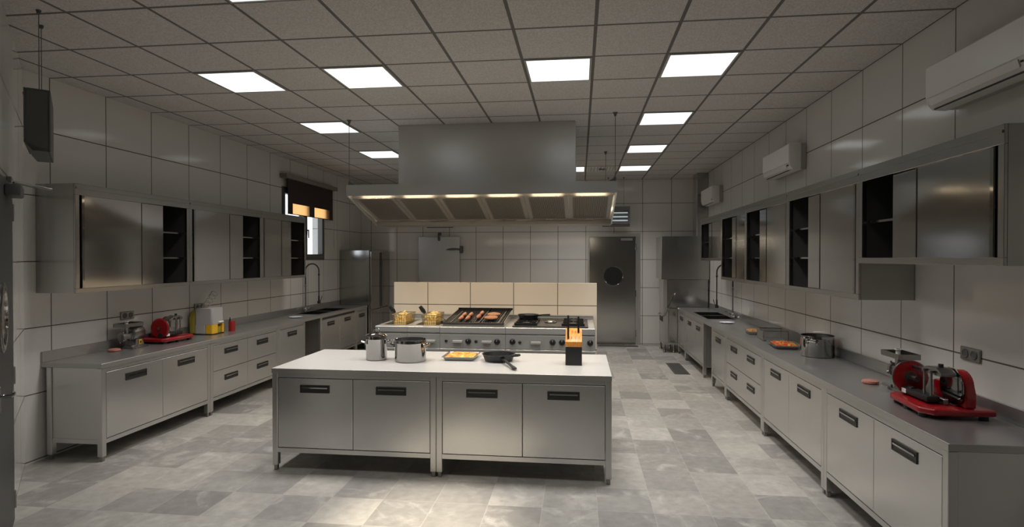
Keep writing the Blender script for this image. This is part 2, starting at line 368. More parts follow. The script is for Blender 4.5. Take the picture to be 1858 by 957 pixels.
# ---------------------------------------------------------------- doors
# dark swing door in the slanted corner wall
def ch(s, off, z): p = CH0 + CHD*s + CHN*off; return Vector((p.x, p.y, z))
DS, DWD, DH = 1.36, 1.05, 2.37
rz1 = math.atan2(CHD.y, CHD.x)
d1 = thing('door_1', 'dark grey swing door with round steel porthole at the left edge', 'door', ch(DS, 0.0, 0), rz1); struct(d1); del d1['category']
# local x along the wall away from the hinge, local y into the room
MB().box(0, DWD, 0.002, 0.022, 0.012, DH, 0.003).build('door_leaf', M['doorgrey'], d1)
pc = (0.725, 1.50)
rot = Matrix.Translation((pc[0], 0.022, pc[1])) @ Matrix.Rotation(-PI/2, 4, 'X')
MB().lathe([(.16, 0), (.215, 0), (.215, .008), (.20, .014), (.172, .014), (.16, .004)], seg=48, mat=rot, closed=True).build('porthole_ring', M['polish'], d1)
MB().lathe([(0, .001), (.165, .001), (.165, .005), (0, .005)], seg=48, mat=rot).build('porthole_glass', M['fridge'], d1)
for z in (0.15, 1.03, 2.18):
    MB().cyl((-.012, .020, z-.06), (-.012, .020, z+.06), .011, 12).box(-.03, 0.006, 0.001, .012, z-.06, z+.06).build('hinge', M['dull'], d1)
hd = MB(); hd.box(.93, .965, .022, .030, .96, 1.12, .003); hd.tube([(.947, .03, 1.06), (.947, .075, 1.06), (.92, .082, 1.06), (.83, .078, 1.055)], .011, 10); hd.build('lever_handle', M['polish'], d1)
MB().box(.32, .56, .022, .105, DH-.115, DH-.040, .012, 2).build('door_closer', M['grey'], d1)
MB().tube([(.42, .06, DH-.045), (.42, .06, DH-.020), (-.05, .24, DH-.022)], .007, 8).tube([(-.05, .24, DH-.022), (-.05, .24, DH-.005), (.10, .015, DH+.025)], .006, 8).box(.06, .14, .001, .03, DH+.012, DH+.05, .004).build('closer_arm', M['dull'], d1)
# sliding steel cold-room door on the back wall
d2 = thing('door_2', 'plain steel cold room door with dark latch behind the tiled half wall', 'door', (-3.565, YB, 0)); struct(d2); del d2['category']
MB().box(0, .938, -.10, -.002, .03, 2.33, .006).build('door_leaf', M['door'], d2)
MB().box(.455, .50, -.125, -.10, 2.24, 2.33, .004).box(.46, .53, -.15, -.10, 2.36, 2.42, .005).box(.455, .495, -.15, -.125, 2.27, 2.40, .004).build('roller_bracket', M['grey'], d2)
lt = MB(); lt.box(.945, .998, -.14, -.002, 1.97, 2.13, .01, 2); lt.tube([(.95, -.135, 2.05), (.88, -.14, 2.055), (.80, -.15, 2.055), (.73, -.15, 2.05), (.64, -.135, 2.045)], [.022, .017, .026, .024, .006], 10); lt.build('latch_handle', M['grey'], d2)
# steel swing door on the back wall
d3 = thing('door_3', 'steel swing door with round porthole right of the half wall', 'door', (0.17, YB, 0)); struct(d3); del d3['category']
MB().box(0, .04, -.03, -.002, 0, 2.395).box(1.02, 1.11, -.03, -.002, 0, 2.395).box(.04, 1.02, -.03, -.002, 2.32, 2.395).build('door_frame', M['steel'], d3)
MB().box(.045, 1.015, -.042, -.006, .02, 2.315, .003).build('door_leaf', M['fridge'], d3)
rot = Matrix.Translation((.545, -.042, 1.477)) @ Matrix.Rotation(PI/2, 4, 'X')
MB().lathe([(.200, 0), (.222, 0), (.222, .004), (.216, .008), (.206, .008), (.200, .004)], seg=48, mat=rot, closed=True).build('porthole_ring', M['polish'], d3)
MB().lathe([(0, .001), (.203, .001), (.203, .003), (0, .003)], seg=48, mat=rot).build('porthole_glass', M['display'], d3)
for z in (.25, 1.1, 2.1): MB().cyl((1.018, -.05, z-.07), (1.018, -.05, z+.07), .010, 10).build('hinge', M['polish'], d3)
MB().box(.70, .95, -.075, -.042, 2.235, 2.285, .006).build('door_closer', M['steel'], d3)

# ---------------------------------------------------------------- worktops, base cabinets
ZT, ZU = 0.897, 0.855
def handle(mb_parent, x, z, y=0.0, wd=0.265, hh=0.068):
    m = MB(); t = .009
    m.box(x-wd/2, x+wd/2, y-.006, y+.001, z+hh/2-t, z+hh/2).box(x-wd/2, x+wd/2, y-.006, y+.001, z-hh/2, z-hh/2+t)
    m.box(x-wd/2, x-wd/2+t, y-.006, y+.001, z-hh/2+t, z+hh/2-t).box(x+wd/2-t, x+wd/2, y-.006, y+.001, z-hh/2+t, z+hh/2-t)
    m.box(x-wd/2+t, x+wd/2-t, y-.003, y+.0, z-hh/2+t, z+hh/2-t)
    h = m.build('handle', M['hdark'], mb_parent, label='dark recessed handle')
    MB().box(x-wd/2+.016, x+wd/2-.016, y-.010, y-.003, z+.002, z+.016, .002).build('grip_lip', M['polish'], h)
def base_cabinet(label, loc, rz, wd, kind, depth=0.56, group='steel base cabinets', endpanel=False):
    """local frame: x along the run, front face at y=0, back towards +y"""
    t = thing('base_cabinet', label, 'cabinet', loc, rz, group)
    P, x0, x1 = .05, -wd/2, wd/2
    for sx in (0, 1):
        for sy in (0, 1):
            px = x0 if sx == 0 else x1-P; py = 0.0 if sy == 0 else depth-P
            lg = MB().box(px, px+P, py, py+P, .045, ZU-.001, .003).build('leg', M['steel'], t)
            MB().box(px+.009, px+P-.009, py+.009, py+P-.009, 0, .0445, .003).build('foot', M['dull'], lg)
    MB().box(x0+P, x1-P, .002, .045, .817, ZU-.001).build('top_rail', M['steel'], t)
    MB().box(x0+P, x1-P, .002, .045, .160, .199).build('bottom_rail', M['steel'], t)
    bd = MB()
    if kind != 'open':
        bd.box(x0+P, x1-P, depth-.03, depth-.012, .16, ZU-.002).box(x0+P, x1-P, .046, depth-.031, .165, .185)
    for px in (x0+.012, x1-.024): bd.box(px, px+.012, P+.001, depth-P-.001, .165, ZU-.002)
    for px in (x0+.006, x1-.04): bd.box(px, px+.034, P+.001, depth-P-.001, .16, .2)
    bd.build('carcass', M['steel'], t)
    lo, hi, a, b = .204, .811, x0+P+.004, x1-P-.004
    if kind == 'doors2': cells = [(a, (a+b)/2-.0025, lo, hi), ((a+b)/2+.0025, b, lo, hi)]
    elif kind == 'door1': cells = [(a, b, lo, hi)]
    elif kind == 'drawers4': cells = [(p, q, r, s) for (r, s) in ((lo, .504), (.509, hi)) for (p, q) in ((a, (a+b)/2-.0025), ((a+b)/2+.0025, b))]
    else: cells = []
    for (p, q, r, s) in cells:
        o = MB().box(p, q, .001, .022, r, s, .0025).build('drawer' if kind == 'drawers4' else 'door', M['door'], t)
        hz = .722 if kind != 'drawers4' else ((.722 if r > .4 else .40))
        handle(o, (p+q)/2, hz, wd=min(.265, (q-p)*.62))
    return t
IX0, IX1, IY0, IY1 = -2.675, 0.262, 4.765, 5.81
isl = thing('island_worktop', 'long steel worktop of the central island, colour lightened for strong light', 'worktop', ((IX0+IX1)/2, IY0, 0))
MB().box(IX0-(IX0+IX1)/2, IX1-(IX0+IX1)/2, -.004, IY1-IY0, ZU, ZT, .003).build('slab', M['itop_lit'], isl)
MB().box(IX0-(IX0+IX1)/2, IX1-(IX0+IX1)/2, -.0085, -.0045, ZU-.0005, ZT-.002).build('front_edge', M['steel'], isl, label='brushed steel front edge')
mid = (IX0+IX1)/2; hw = (IX1-IX0)/2
base_cabinet('two-door steel cabinet under the left half of the central island', (mid-hw/2, IY0, 0), 0, hw-.003, 'doors2', depth=IY1-IY0-.01)
base_cabinet('two-door steel cabinet under the right half of the central island', (mid+hw/2, IY0, 0), 0, hw-.003, 'doors2', depth=IY1-IY0-.01)

def wall_worktop(label, side, y0, y1, sk):
    """worktop along a side wall with upstand and a cut-out for the sink; sk = (ya, yb) of the sink, world coordinates"""
    xw = XL if side < 0 else XR; sg = 1 if side < 0 else -1
    xf = xw + sg*.612
    t = thing('wall_worktop', label, 'worktop', (xw, y0, 0))
    def bx(m, u0, u1, v0, v1, z0, z1, bev=0.0):        # u from the wall, v along
        xa, xb = sorted((sg*u0, sg*u1)); return m.box(xa, xb, v0, v1, z0, z1, bev)
    m = MB(); L = y1-y0; a, b = sk[0]-y0, sk[1]-y0; D = .612
    bx(m, .002, D, 0, a, ZU, ZT, .003); bx(m, .002, D, b, L, ZU, ZT, .003)
    bx(m, .002, .085, a, b, ZU, ZT); bx(m, .515, D, a, b, ZU, ZT); bx(m, .085, .515, (a+b)/2-.025, (a+b)/2+.025, ZU+.005, ZT-.001)
    m.build('slab', M['top'], t)
    bx(MB(), .002, .020, 0, L, ZT+.0005, ZT+.098, .002).build('upstand', M['top'], t)
    bx(MB(), D+.0005, D+.004, 0, L, ZU, ZT-.003).build('front_edge', M['steel'], t, label='brushed steel front edge')
    # double bowl
    s = thing('double_sink', 'double bowl steel sink set in the %s worktop' % ('left' if side < 0 else 'right'), 'sink', (xw+sg*.30, (sk[0]+sk[1])/2, ZT), 0, 'double sinks')
    hw_ = (sk[1]-sk[0])/2
    for v0, v1 in ((-hw_+.012, -.03), (.03, hw_-.012)):
        bm = MB(); u0, u1, dp = -.205, .205, -.22
        bm.box(u0, u1, v0, v1, dp, dp+.006)
        bm.box(u0, u0+.006, v0, v1, dp, .001).box(u1-.006, u1, v0, v1, dp, .001).box(u0, u1, v0, v0+.006, dp, .001).box(u0, u1, v1-.006, v1, dp, .001)
        bo = bm.build('bowl', M['fridge'], s, smooth=False)
        MB().lathe([(0, 0), (.04, 0), (.045, .004), (.03, .006), (0, .003)], (0, (v0+v1)/2, dp+.006), 20).build('drain', M['dull'], bo)
        rim = MB(); k = .012
        rim.box(u0-k, u1+k, v0-k, v0+.004, .0006, .004).box(u0-k, u1+k, v1-.004, v1+k, .0006, .004).box(u0-k, u0+.004, v0, v1, .0006, .004).box(u1-.004, u1+k, v0, v1, .0006, .004)
        rim.build('rim', M['fridge'], s)
    # pre-rinse tap
    f = thing('spring_tap', 'tall arched pre-rinse spring tap at the %s sink' % ('left' if side < 0 else 'right'), 'tap', (xw+sg*.06, 9.80 if side < 0 else 9.66, ZT), 0, 'pre-rinse taps')
    MB().lathe([(0, 0), (.035, 0), (.035, .012), (.022, .02), (.022, .07), (.016, .08), (0, .08)], seg=20).cyl((0, -.09, .045), (0, .09, .045), .016, 12).build('base', M['chrome'], f)
    for sy in (-1, 1):
        MB().cyl((0, sy*.09, .045), (sg*.01, sy*.115, .06), .018, 12).tube([(sg*.01, sy*.11, .06), (sg*.05, sy*.12, .085), (sg*.09, sy*.125, .09)], .006, 8).build('lever', M['chrome'], f)
    MB().cyl((0, 0, .075), (0, 0, .50), .013, 14).cyl((0, 0, .455), (0, 0, .475), .020, 14).build('riser', M['dull'], f)
    arc = [(0, 0, .50), (0, 0, .70)] + [(sg*(.125-.125*math.cos(PI*k/14)), 0, .735+.125*math.sin(PI*k/14)) for k in range(15)] + [(sg*.25, 0, .66)]
    sp = MB().tube(arc, .011, 10)
    pts = []
    for k in range(len(arc)-1):
        A_, B_ = Vector(arc[k]), Vector(arc[k+1]); n = max(1, int((B_-A_).length/.017))
        for q in range(n): pts.append(((A_+(B_-A_)*(q/n)), (B_-A_).normalized()))
    for p, d_ in pts: sp.lathe([(.010, -.003), (.0165, 0), (.010, .003)], seg=10, mat=Matrix.Translation(p) @ d_.to_track_quat('Z', 'Y').to_matrix().to_4x4())
    sp.build('spring_hose', M['hdark'], f, label='dark coiled hose')
    MB().cyl((sg*.25, 0, .66), (sg*.25, 0, .27), .009, 10).cyl((sg*.25, 0, .655), (sg*.25, 0, .675), .018, 12).build('drop_hose', M['black'], f)
    MB().cyl((sg*.25, 0, .29), (sg*.25, 0, .19), .013, 12, .016).cyl((sg*.25, 0, .20), (sg*.25, 0, .155), .026, 16, .030).tube([(sg*.25, .0, .20), (sg*.28, .01, .21), (sg*.30, .02, .29)], .005, 8).build('spray_head', M['black'], f)
    return t
SKY = (9.36, 10.56)
wall_worktop('long steel worktop along the left wall', -1, 4.755, 11.36, SKY)
wall_worktop('long steel worktop along the right wall', 1, 3.225, 11.54, SKY)
LX, RX = -4.31, 1.903
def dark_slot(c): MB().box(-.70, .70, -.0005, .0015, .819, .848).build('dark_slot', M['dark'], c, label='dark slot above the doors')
def side_run(side, units):
    for (y0, y1, kind, lab) in units:
        if side < 0:
            c = base_cabinet(lab, (LX, (y0+y1)/2, 0), PI/2, y1-y0-.004, kind)
            if 'sink' in lab: dark_slot(c)
        else: base_cabinet(lab, (RX, (y0+y1)/2, 0), -PI/2, y1-y0-.004, kind)
side_run(-1, [(4.76, 6.315, 'doors2', 'two-door steel cabinet at the near end of the left wall worktop'),
              (6.315, 7.85, 'drawers4', 'steel cabinet with four drawers under the left wall worktop'),
              (7.85, 8.675, 'door1', 'narrow single-door steel cabinet beside the open pipe bay on the left'),
              (9.215, 10.775, 'doors2', 'two-door steel cabinet under the sink of the left worktop'),
              (10.775, 11.355, 'door1', 'narrow steel cabinet beside the tall fridge')])
side_run(1, [(3.23, 4.77, 'doors2', 'two-door steel cabinet at the near end of the right wall worktop under the slicer'),
             (4.77, 6.31, 'doors2', 'two-door steel cabinet second from the near end of the right wall worktop'),
             (6.31, 7.85, 'drawers4', 'steel cabinet with four drawers under the right wall worktop'),
             (7.85, 8.66, 'door1', 'narrow single-door steel cabinet beside the open pipe bay on the right'),
             (9.215, 10.775, 'doors2', 'two-door steel cabinet under the sink of the right worktop'),
             (10.775, 11.54, 'door1', 'narrow steel cabinet beside the pass-through dishwasher')])
for side in (-1, 1):
    xw = XL if side < 0 else XR; sg = 1 if side < 0 else -1
    p = thing('waste_pipe', 'grey sink waste pipe inside the open bay of the %s run' % ('left' if side < 0 else 'right'), 'pipe', (xw+sg*.30, 8.95, 0), 0, 'waste pipes')
    MB().tube([(0, .255, .70), (0, .12, .70), (0, .06, .66), (0, .06, .58), (0, 0, .54), (0, -.06, .58), (0, -.06, .62), (0, -.14, .63), (0, -.24, .63)], .024, 12).build('trap_bend', M['acgrey'], p)
    MB().cyl((0, .15, .655), (0, .15, .745), .034, 16).cyl((0, .06, .56), (0, .06, .60), .034, 16).build('collar', M['grey'], p)
    MB().cyl((sg*-.10, .10, .001), (sg*-.10, .10, .84), .016, 12).cyl((sg*-.10, .10, .46), (sg*.03, .10, .46), .010, 10).build('supply_pipe', M['dull'], p)

# ---------------------------------------------------------------- wall cabinets with sliding doors
def wall_cabinet(label, side, y0, y1, z0, openings):
    """local frame: x along the wall, front at y=0, back at y=depth; openings = (door start, split, door end) as world y"""
    wd = y1-y0-.003; dp = .40; z1 = 2.535; h = z1-z0
    loc = ((XL+dp+.003) if side < 0 else (XR-dp-.003), (y0+y1)/2, z0); rz = PI/2 if side < 0 else -PI/2
    t = thing('wall_cabinet', label, 'cabinet', loc, rz, 'steel wall cabinets')
    f = (lambda y: y-(y0+y1)/2) if side < 0 else (lambda y: (y0+y1)/2-y)
    a, b = -wd/2, wd/2; S = .045
    m = MB(); m.box(a, b, .018, dp, h-.012, h).box(a, b, .018, dp, 0, .012)
    m.box(a, a+.012, .018, dp, .012, h-.012).box(b-.012, b, .018, dp, .012, h-.012)
    m.build('carcass', M['csteel'], t)
    MB().box(a+.013, b-.013, dp-.012, dp-.002, .013, h-.013).box(a+.0125, a+.016, .05, dp-.013, .013, h-.013).box(b-.016, b-.0125, .05, dp-.013, .013, h-.013).box(a+.017, b-.017, .05, dp-.013, h-.016, h-.0125).build('inside_shade', M['dark'], t, label='inside faces darkened as shade')  # shade of the closed inside, put in as near-black sheets
    fr = MB(); fr.box(a, b, 0, .0175, h-.10, h, .002).box(a, b, 0, .0175, 0, .042, .002).box(a, a+S, 0, .0175, .042, h-.10, .002).box(b-S, b, 0, .0175, .042, h-.10, .002)
    fr.box(a+.01, b-.01, -.006, -.0005, h-.045, h-.03).build('face_frame', M['csteel'], t)
    for zs in ((2.145, 1.86) if z0 < 1.7 else (2.13,)):
        MB().box(a+.018, b-.018, .06, dp-.015, zs-z0-.008, zs-z0+.008).build('shelf', M['fridge'], t)
    s0, sp, s1 = openings
    A = sorted((f(s0), f(sp))); B = sorted((f(sp), f(s1)))
    # near leaf in front, far leaf behind it and overlapping
    far_sign = 1 if side < 0 else -1
    MB().box(A[0], A[1], .0185, .030, .030, h-.085, .002).build('sliding_door', M['wdoor'], t)
    st = f(s0); xs = sorted((st, st+far_sign*.028))
    MB().box(xs[0], xs[1], .0135, .0183, .044, h-.103, .001).build('stile', M['polish'], t)
    en = f(sp); xs = sorted((en, en-far_sign*.006)); MB().box(xs[0], xs[1], .0140, .0183, .044, h-.103).build('edge_strip', M['polish'], t)
    L = (s1-s0)*.62
    B2 = sorted((f(s1), f(s1-L))); MB().box(B2[0], B2[1], .033, .045, .030, h-.085, .002).build('sliding_door', M['wdoor'], t)
    return t
wall_cabinet('near wall cabinet on the left wall with dark gap at its right end', -1, 4.712, 6.25, 1.54, (4.80, 5.536, 5.862))
wall_cabinet('middle wall cabinet on the left wall', -1, 6.25, 7.79, 1.54, (6.35, 7.06, 7.378))
wall_cabinet('narrow wall cabinet beside the window on the left wall', -1, 7.79, 9.125, 1.54, (7.88, 8.379, 8.695))
wall_cabinet('short wall cabinet nearest on the right wall above the slicer', 1, 3.16, 4.675, 1.82, (3.258, 3.956, 4.263))
wall_cabinet('tall wall cabinet second along the right wall behind the short near one', 1, 4.675, 6.195, 1.54, (4.77, 5.445, 5.745))
wall_cabinet('third wall cabinet along the right wall above the large open pot', 1, 6.195, 7.705, 1.54, (6.29, 6.934, 7.227))
wall_cabinet('fourth wall cabinet along the right wall beside the tap hose', 1, 7.705, 8.985, 1.54, (7.79, 8.221, 8.491))
wall_cabinet('short wall cabinet farthest on the right wall above the sink', 1, 8.985, 10.47, 1.82, (9.07, 9.70, 9.972))

# ---------------------------------------------------------------- fridge, dishwasher, duct
fx = -4.245
fg = thing('fridge', 'tall two-door steel fridge at the end of the left worktop', 'fridge', (XL+.004, 11.395, 0))
Wf, Df = fx-(XL+.004), 1.195
MB().box(0, Wf-.034, 0, Df, .10, 2.02, .006).build('body', M['fridge'], fg)
MB().box(.02, Wf-.06, .02, Df-.02, .03, .099).box(.05, .10, .05, .10, 0, .03).box(Wf-.13, Wf-.08, .05, .10, 0, .03).box(.05, .10, Df-.1, Df-.05, 0, .03).box(Wf-.13, Wf-.08, Df-.1, Df-.05, 0, .03).build('plinth', M['grey'], fg)
for y0, y1, hy in ((.03, .585, .56), (.61, Df-.03, .64)):
    d = MB().box(Wf-.032, Wf, y0, y1, .80, 1.995, .004).build('door', M['fridge'], fg)
    MB().box(Wf-.002, Wf+.010, hy-.012, hy+.012, .82, 1.98, .003).build('edge_handle', M['gasket'], d)
    MB().box(Wf-.032, Wf, y0, y1, .12, .785, .004).build('lower_door', M['fridge'], fg)

dw = thing('dishwasher', 'pass-through hood dishwasher in the far right corner', 'dishwasher', (1.60, 11.56, 0))
MB().box(-.012, .90, 0, .80, 1.44, 2.285, .006).build('hood_box', M['csteel'], dw)
MB().box(.10, .88, .03, .60, .88, 1.435).build('back_panel', M['fridge'], dw)
MB().box(.03, .13, .04, .62, .20, 1.437, .004).build('side_post', M['steel'], dw)
MB().box(.13, .30, .02, .60, .20, .875, .006).build('body', M['fridge'], dw)
MB().box(.022, .030, .10, .5, .60, .70, .002).build('control_panel', M['black'], dw)
MB().tube([(.025, .45, .74), (-.015, .40, .73), (.02, .02, .72), (.06, -.022, .735), (.25, -.026, 1.17)], .011, 10).build('lift_handle', M['polish'], dw)
MB().box(.03, .30, .03, .62, .16, .198).build('base_tray', M['steel'], dw)
for lx in (.06, .24):
    for ly in (.06, .56): MB().lathe([(0, 0), (.028, 0), (.024, .03), (.019, .04), (.019, .158), (0, .158)], (lx, ly, .001), 14).build('leg', M['polish'], dw)
tag(MB().box(2.29, XR-.002, 11.72, 12.12, 2.288, CEIL-.002, .004).build('ventilation_duct', M['csteel']), 'square steel ventilation duct rising from the dishwasher to the ceiling', 'duct')

# ---------------------------------------------------------------- air conditioners
def ac_unit(label, y0):
    t = thing('air_conditioner', label, 'air conditioner', (XR-.002, y0, 2.85), 0, 'wall air conditioners')
    L, H_ = .93, .30
    prof = [(-.06, 0), (-.15, .008), (-.178, .045), (-.186, .075), (-.186, H_-.012), (-.176, H_), (-.06, H_)]
    MB().prism(prof, 'y', 0, L, .003).build('housing', M['white'], t)
    MB().box(-.0595, -.001, .012, L-.012, .004, H_-.002, .003).build('back_plate', M['acgrey'], t, label='grey back plate')
    MB().box(-.192, -.1865, .004, L-.004, .082, H_-.012, .002).build('front_panel', M['white'], t)
    MB().prism([(-.176, .030), (-.1905, .072), (-.1925, .072), (-.181, .028)], 'y', .10, L-.04).build('flap', M['white'], t)
    MB().box(-.150, -.148, .05, L-.03, .004, .0075).prism([(-.158, .004), (-.150, .002), (-.150, .006), (-.158, .010)], 'y', .10, L-.04).build('air_slot', M['black'], t)
    MB().prism([(-.182, .045), (-.1865, .062), (-.1885, .062), (-.184, .045)], 'y', .03, .06).prism([(-.182, .050), (-.185, .060), (-.187, .060), (-.184, .050)], 'y', .07, .09).build('display', M['black'], t)
    return t
ac0 = ac_unit('air conditioner nearest the camera at the top right edge', 3.285)
dup(ac0, (XR-.002, 6.78, 2.85), label='middle air conditioner on the right wall')
dup(ac0, (XR-.002, 10.56, 2.85), label='far air conditioner beside the square duct')

# ---------------------------------------------------------------- ceiling fittings
def cx(i): return 0.1134+0.6*i
def ry(j): return 4.2232+0.6439*j
lamp0 = None
for (i, j, lab) in [(-6, 1, 'leftmost square ceiling light of the front row'), (-4, 1, 'second square ceiling light from the left in the front row'),
                    (-1, 1, 'third square ceiling light from the left in the front row'), (1, 1, 'rightmost square ceiling light of the front row'),
                    (-4, -2, 'square ceiling light cut off by the top edge of the photo'), (-1, -2, 'added unseen ceiling light for the front of the room, middle'), (1, -2, 'added unseen ceiling light for the front of the room, right'),  # the unseen ones are added to brighten the front of the room
                    (-6, 4, 'larger ceiling light left of the hood chimney'), (1, 4, 'largest ceiling light right of the hood chimney'),
                    (-6, 7, 'small far ceiling light partly hidden by the left of the hood chimney'), (1, 7, 'middle one of the three ceiling lights right of the hood'),
                    (1, 10, 'far small ceiling light nearest the back wall on the right'), (-1, 10, 'far ceiling light half hidden by the right of the hood chimney')]:
    loc = (cx(i)+.3, ry(j)+.322, CEIL)
    if lamp0 is None:
        lamp0 = thing('ceiling_light', lab, 'ceiling light', loc, 0, 'square ceiling lights')
        a, b = .285, .307; fr = MB()
        fr.box(-a, a, -b, -b+.016, -.008, -.0005).box(-a, a, b-.016, b, -.008, -.0005).box(-a, -a+.016, -b+.016, b-.016, -.008, -.0005).box(a-.016, a, -b+.016, b-.016, -.008, -.0005)
        fr.build('frame', M['tframe'], lamp0)
        MB().box(-a+.017, a-.017, -b+.017, b-.017, -.006, -.001).build('diffuser', M['lamp'], lamp0)
    else: dup(lamp0, loc, label=lab)
    la = bpy.data.lights.new('ceiling_lamp_light', 'AREA'); la.shape = 'RECTANGLE'; la.size = .53; la.size_y = .57
    la.energy = LAMP_W*(0.85 if i == -6 else 1.0)*(1.5 if j == 1 else 0.5 if j == -2 else 0.95); la.spread = math.radians(LAMP_SPREAD); la.color = LAMP_COL
    lo_ = bpy.data.objects.new('ceiling_lamp_light', la); COL.objects.link(lo_); lo_.location = (loc[0], loc[1], CEIL-.012)
v = thing('ceiling_vent', 'small slatted ceiling vent right of the hood chimney', 'vent', (cx(0)+.30, ry(10)+.32, CEIL), 0)
fr = MB(); fr.box(-.29, .29, -.31, -.28, -.012, -.0005).box(-.29, .29, .28, .31, -.012, -.0005).box(-.29, -.26, -.28, .28, -.012, -.0005).box(.26, .29, -.28, .28, -.012, -.0005); fr.build('frame', M['white'], v)
for k in range(9): MB().prism([(-.25+k*.058, -.014), (-.215+k*.058, -.002), (-.21+k*.058, -.002), (-.245+k*.058, -.014)], 'y', -.278, .278).build('slat', M['white'], v)
MB().box(-.06, .06, -.05, .05, -.018, -.0145, .001).build('screw_plate', M['grey'], v)

# insect traps hung on wires
def insect_trap(label, loc, rz, drop):
    """local frame: length along x, open front towards -y, origin at the centre of the housing"""
    t = thing('insect_trap', label, 'insect trap', loc, rz, 'hanging insect traps')
    L, T, H_ = .56, .125, .41
    m = MB(); m.box(-L/2, L/2, T/2-.012, T/2, -H_/2, H_/2, .003)
    m.box(-L/2, L/2, -T/2, T/2-.012, H_/2-.012, H_/2, .003).prism([(-T/2+.03, -H_/2), (T/2-.012, -H_/2), (T/2-.012, -H_/2+.01), (-T/2, -H_/2+.05), (-T/2, -H_/2+.04)], 'x', -L/2, L/2)
    for s in (-1, 1): m.prism([(-T/2+.03, -H_/2+.001), (T/2-.013, -H_/2+.001), (T/2-.013, H_/2-.013), (-T/2, H_/2-.013), (-T/2, -H_/2+.05)], 'x', *sorted((s*L/2, s*(L/2-.012))))
    m.build('housing', M['grey'], t)
    fr = MB(); fr.box(-L/2, L/2, -T/2-.014, -T/2-.001, H_/2-.07, H_/2, .003).box(-L/2, L/2, -T/2-.014, -T/2-.001, -H_/2+.05, -H_/2+.075, .003).box(-L/2, -L/2+.03, -T/2-.014, -T/2-.001, -H_/2+.075, H_/2-.07, .003).box(L/2-.03, L/2, -T/2-.014, -T/2-.001, -H_/2+.075, H_/2-.07, .003)
    fr.build('front_frame', M['grey'], t)
    g = MB()
    for k in range(17): x = -L/2+.045+k*(L-.09)/16; g.cyl((x, -T/2-.008, -H_/2+.07), (x, -T/2-.008, H_/2-.065), .002, 6)
    for k in range(9): z = -H_/2+.085+k*(H_-.165)/8; g.cyl((-L/2+.03, -T/2-.006, z), (L/2-.03, -T/2-.006, z), .002, 6)
    g.build('guard_grille', M['wire'], t)
    for z in (-.08, .0, .08): MB().cyl((-L/2+.04, 0, z), (L/2-.04, 0, z), .014, 12).build('lamp_tube', M['tube'], t)
    MB().cyl((L/2-.05, -T/2-.014, H_/2-.03), (L/2-.05, -T/2-.020, H_/2-.03), .008, 10).cyl((-L/2+.012, -T/2-.014, H_/2-.03), (-L/2+.012, -T/2-.020, H_/2-.03), .008, 10).build('indicator', M['led'], t, label='tiny red indicator')
    for x in (-.16, .16):
        pts = [(x, 0, H_/2), (x, 0, drop-.002)]
        wv = MB().tube(pts, .0025, 6); wv.lathe([(0, -.03), (.012, -.02), (.016, 0), (0, 0)], (x, 0, drop-.002), 12); wv.build('hanging_wire', M['grey'], t)
    return t
insect_trap('dark insect trap hanging close by at the upper left edge', (-3.75, 3.64, 2.775), math.atan2(-CHN.y, -CHN.x)+PI/2, CEIL-2.775)
insect_trap('insect trap with bright grille hanging behind the right end of the hood', (0.75, 12.2, 2.72), 0, CEIL-2.72)
insect_trap('insect trap mostly hidden behind the middle of the hood, dark underside showing', (-3.0, 12.2, 2.72), 0, CEIL-2.72)

# ---------------------------------------------------------------- extractor hood
hx0, hx1, hy0, hy1 = -2.812, 0.424, 6.72, 9.28
hood = thing('extractor_hood', 'large steel island extractor hood with chimney over the cooking line', 'extractor hood', ((hx0+hx1)/2, 8.0, 0))
ox, oy = (hx0+hx1)/2, 8.0
hwx = (hx1-hx0)/2; hwy = (hy1-hy0)/2
m = MB(); m.box(-hwx, hwx, -hwy, hwy, 2.735, 2.745)
for sy in (-1, 1): m.box(-hwx, hwx, *sorted((sy*hwy, sy*(hwy-.014))), 2.612, 2.735)
for sx in (-1, 1): m.prism([(-hwy+.0145, 2.734), (hwy-.0145, 2.734), (hwy-.0145, 2.61), (.25, 2.315), (-.25, 2.315), (-hwy+.0145, 2.61)], 'x', *sorted((sx*hwx, sx*(hwx-.016))))
m.build('canopy', M['hood'], hood, smooth=False)
MB().box(-2.28-ox, -.055-ox, -.90, .90, 2.746, CEIL-.001, .003).build('chimney', M['hood'], hood)
MB().box(-hwx+.017, hwx-.017, -.25, .25, 2.315, 2.327).box(-hwx+.017, hwx-.017, -.25, -.238, 2.327, 2.372).box(-hwx+.017, hwx-.017, .238, .25, 2.327, 2.372).build('grease_gutter', M['filt'], hood)
p0, p1 = Vector((-1.12, 2.605)), Vector((-.27, 2.385)); sl = (p1-p0).length; an = math.atan2(p1.y-p0.y, p1.x-p0.x)
def slope(side=-1):     # local u along the slope, v outward below
    mt = Matrix.Translation((0, p0.x, p0.y)) @ Matrix.Rotation(an, 4, 'X')
    return mt if side < 0 else Matrix.Rotation(PI, 4, 'Z') @ mt
MB().box(-hwx+.017, hwx-.017, -hwy+.016, -1.125, 2.655, 2.66).box(-hwx+.017, hwx-.017, -1.13, -1.122, 2.60, 2.655).build('lamp_ledge', M['filt'], hood)
fw = (2*hwx-.06)/6
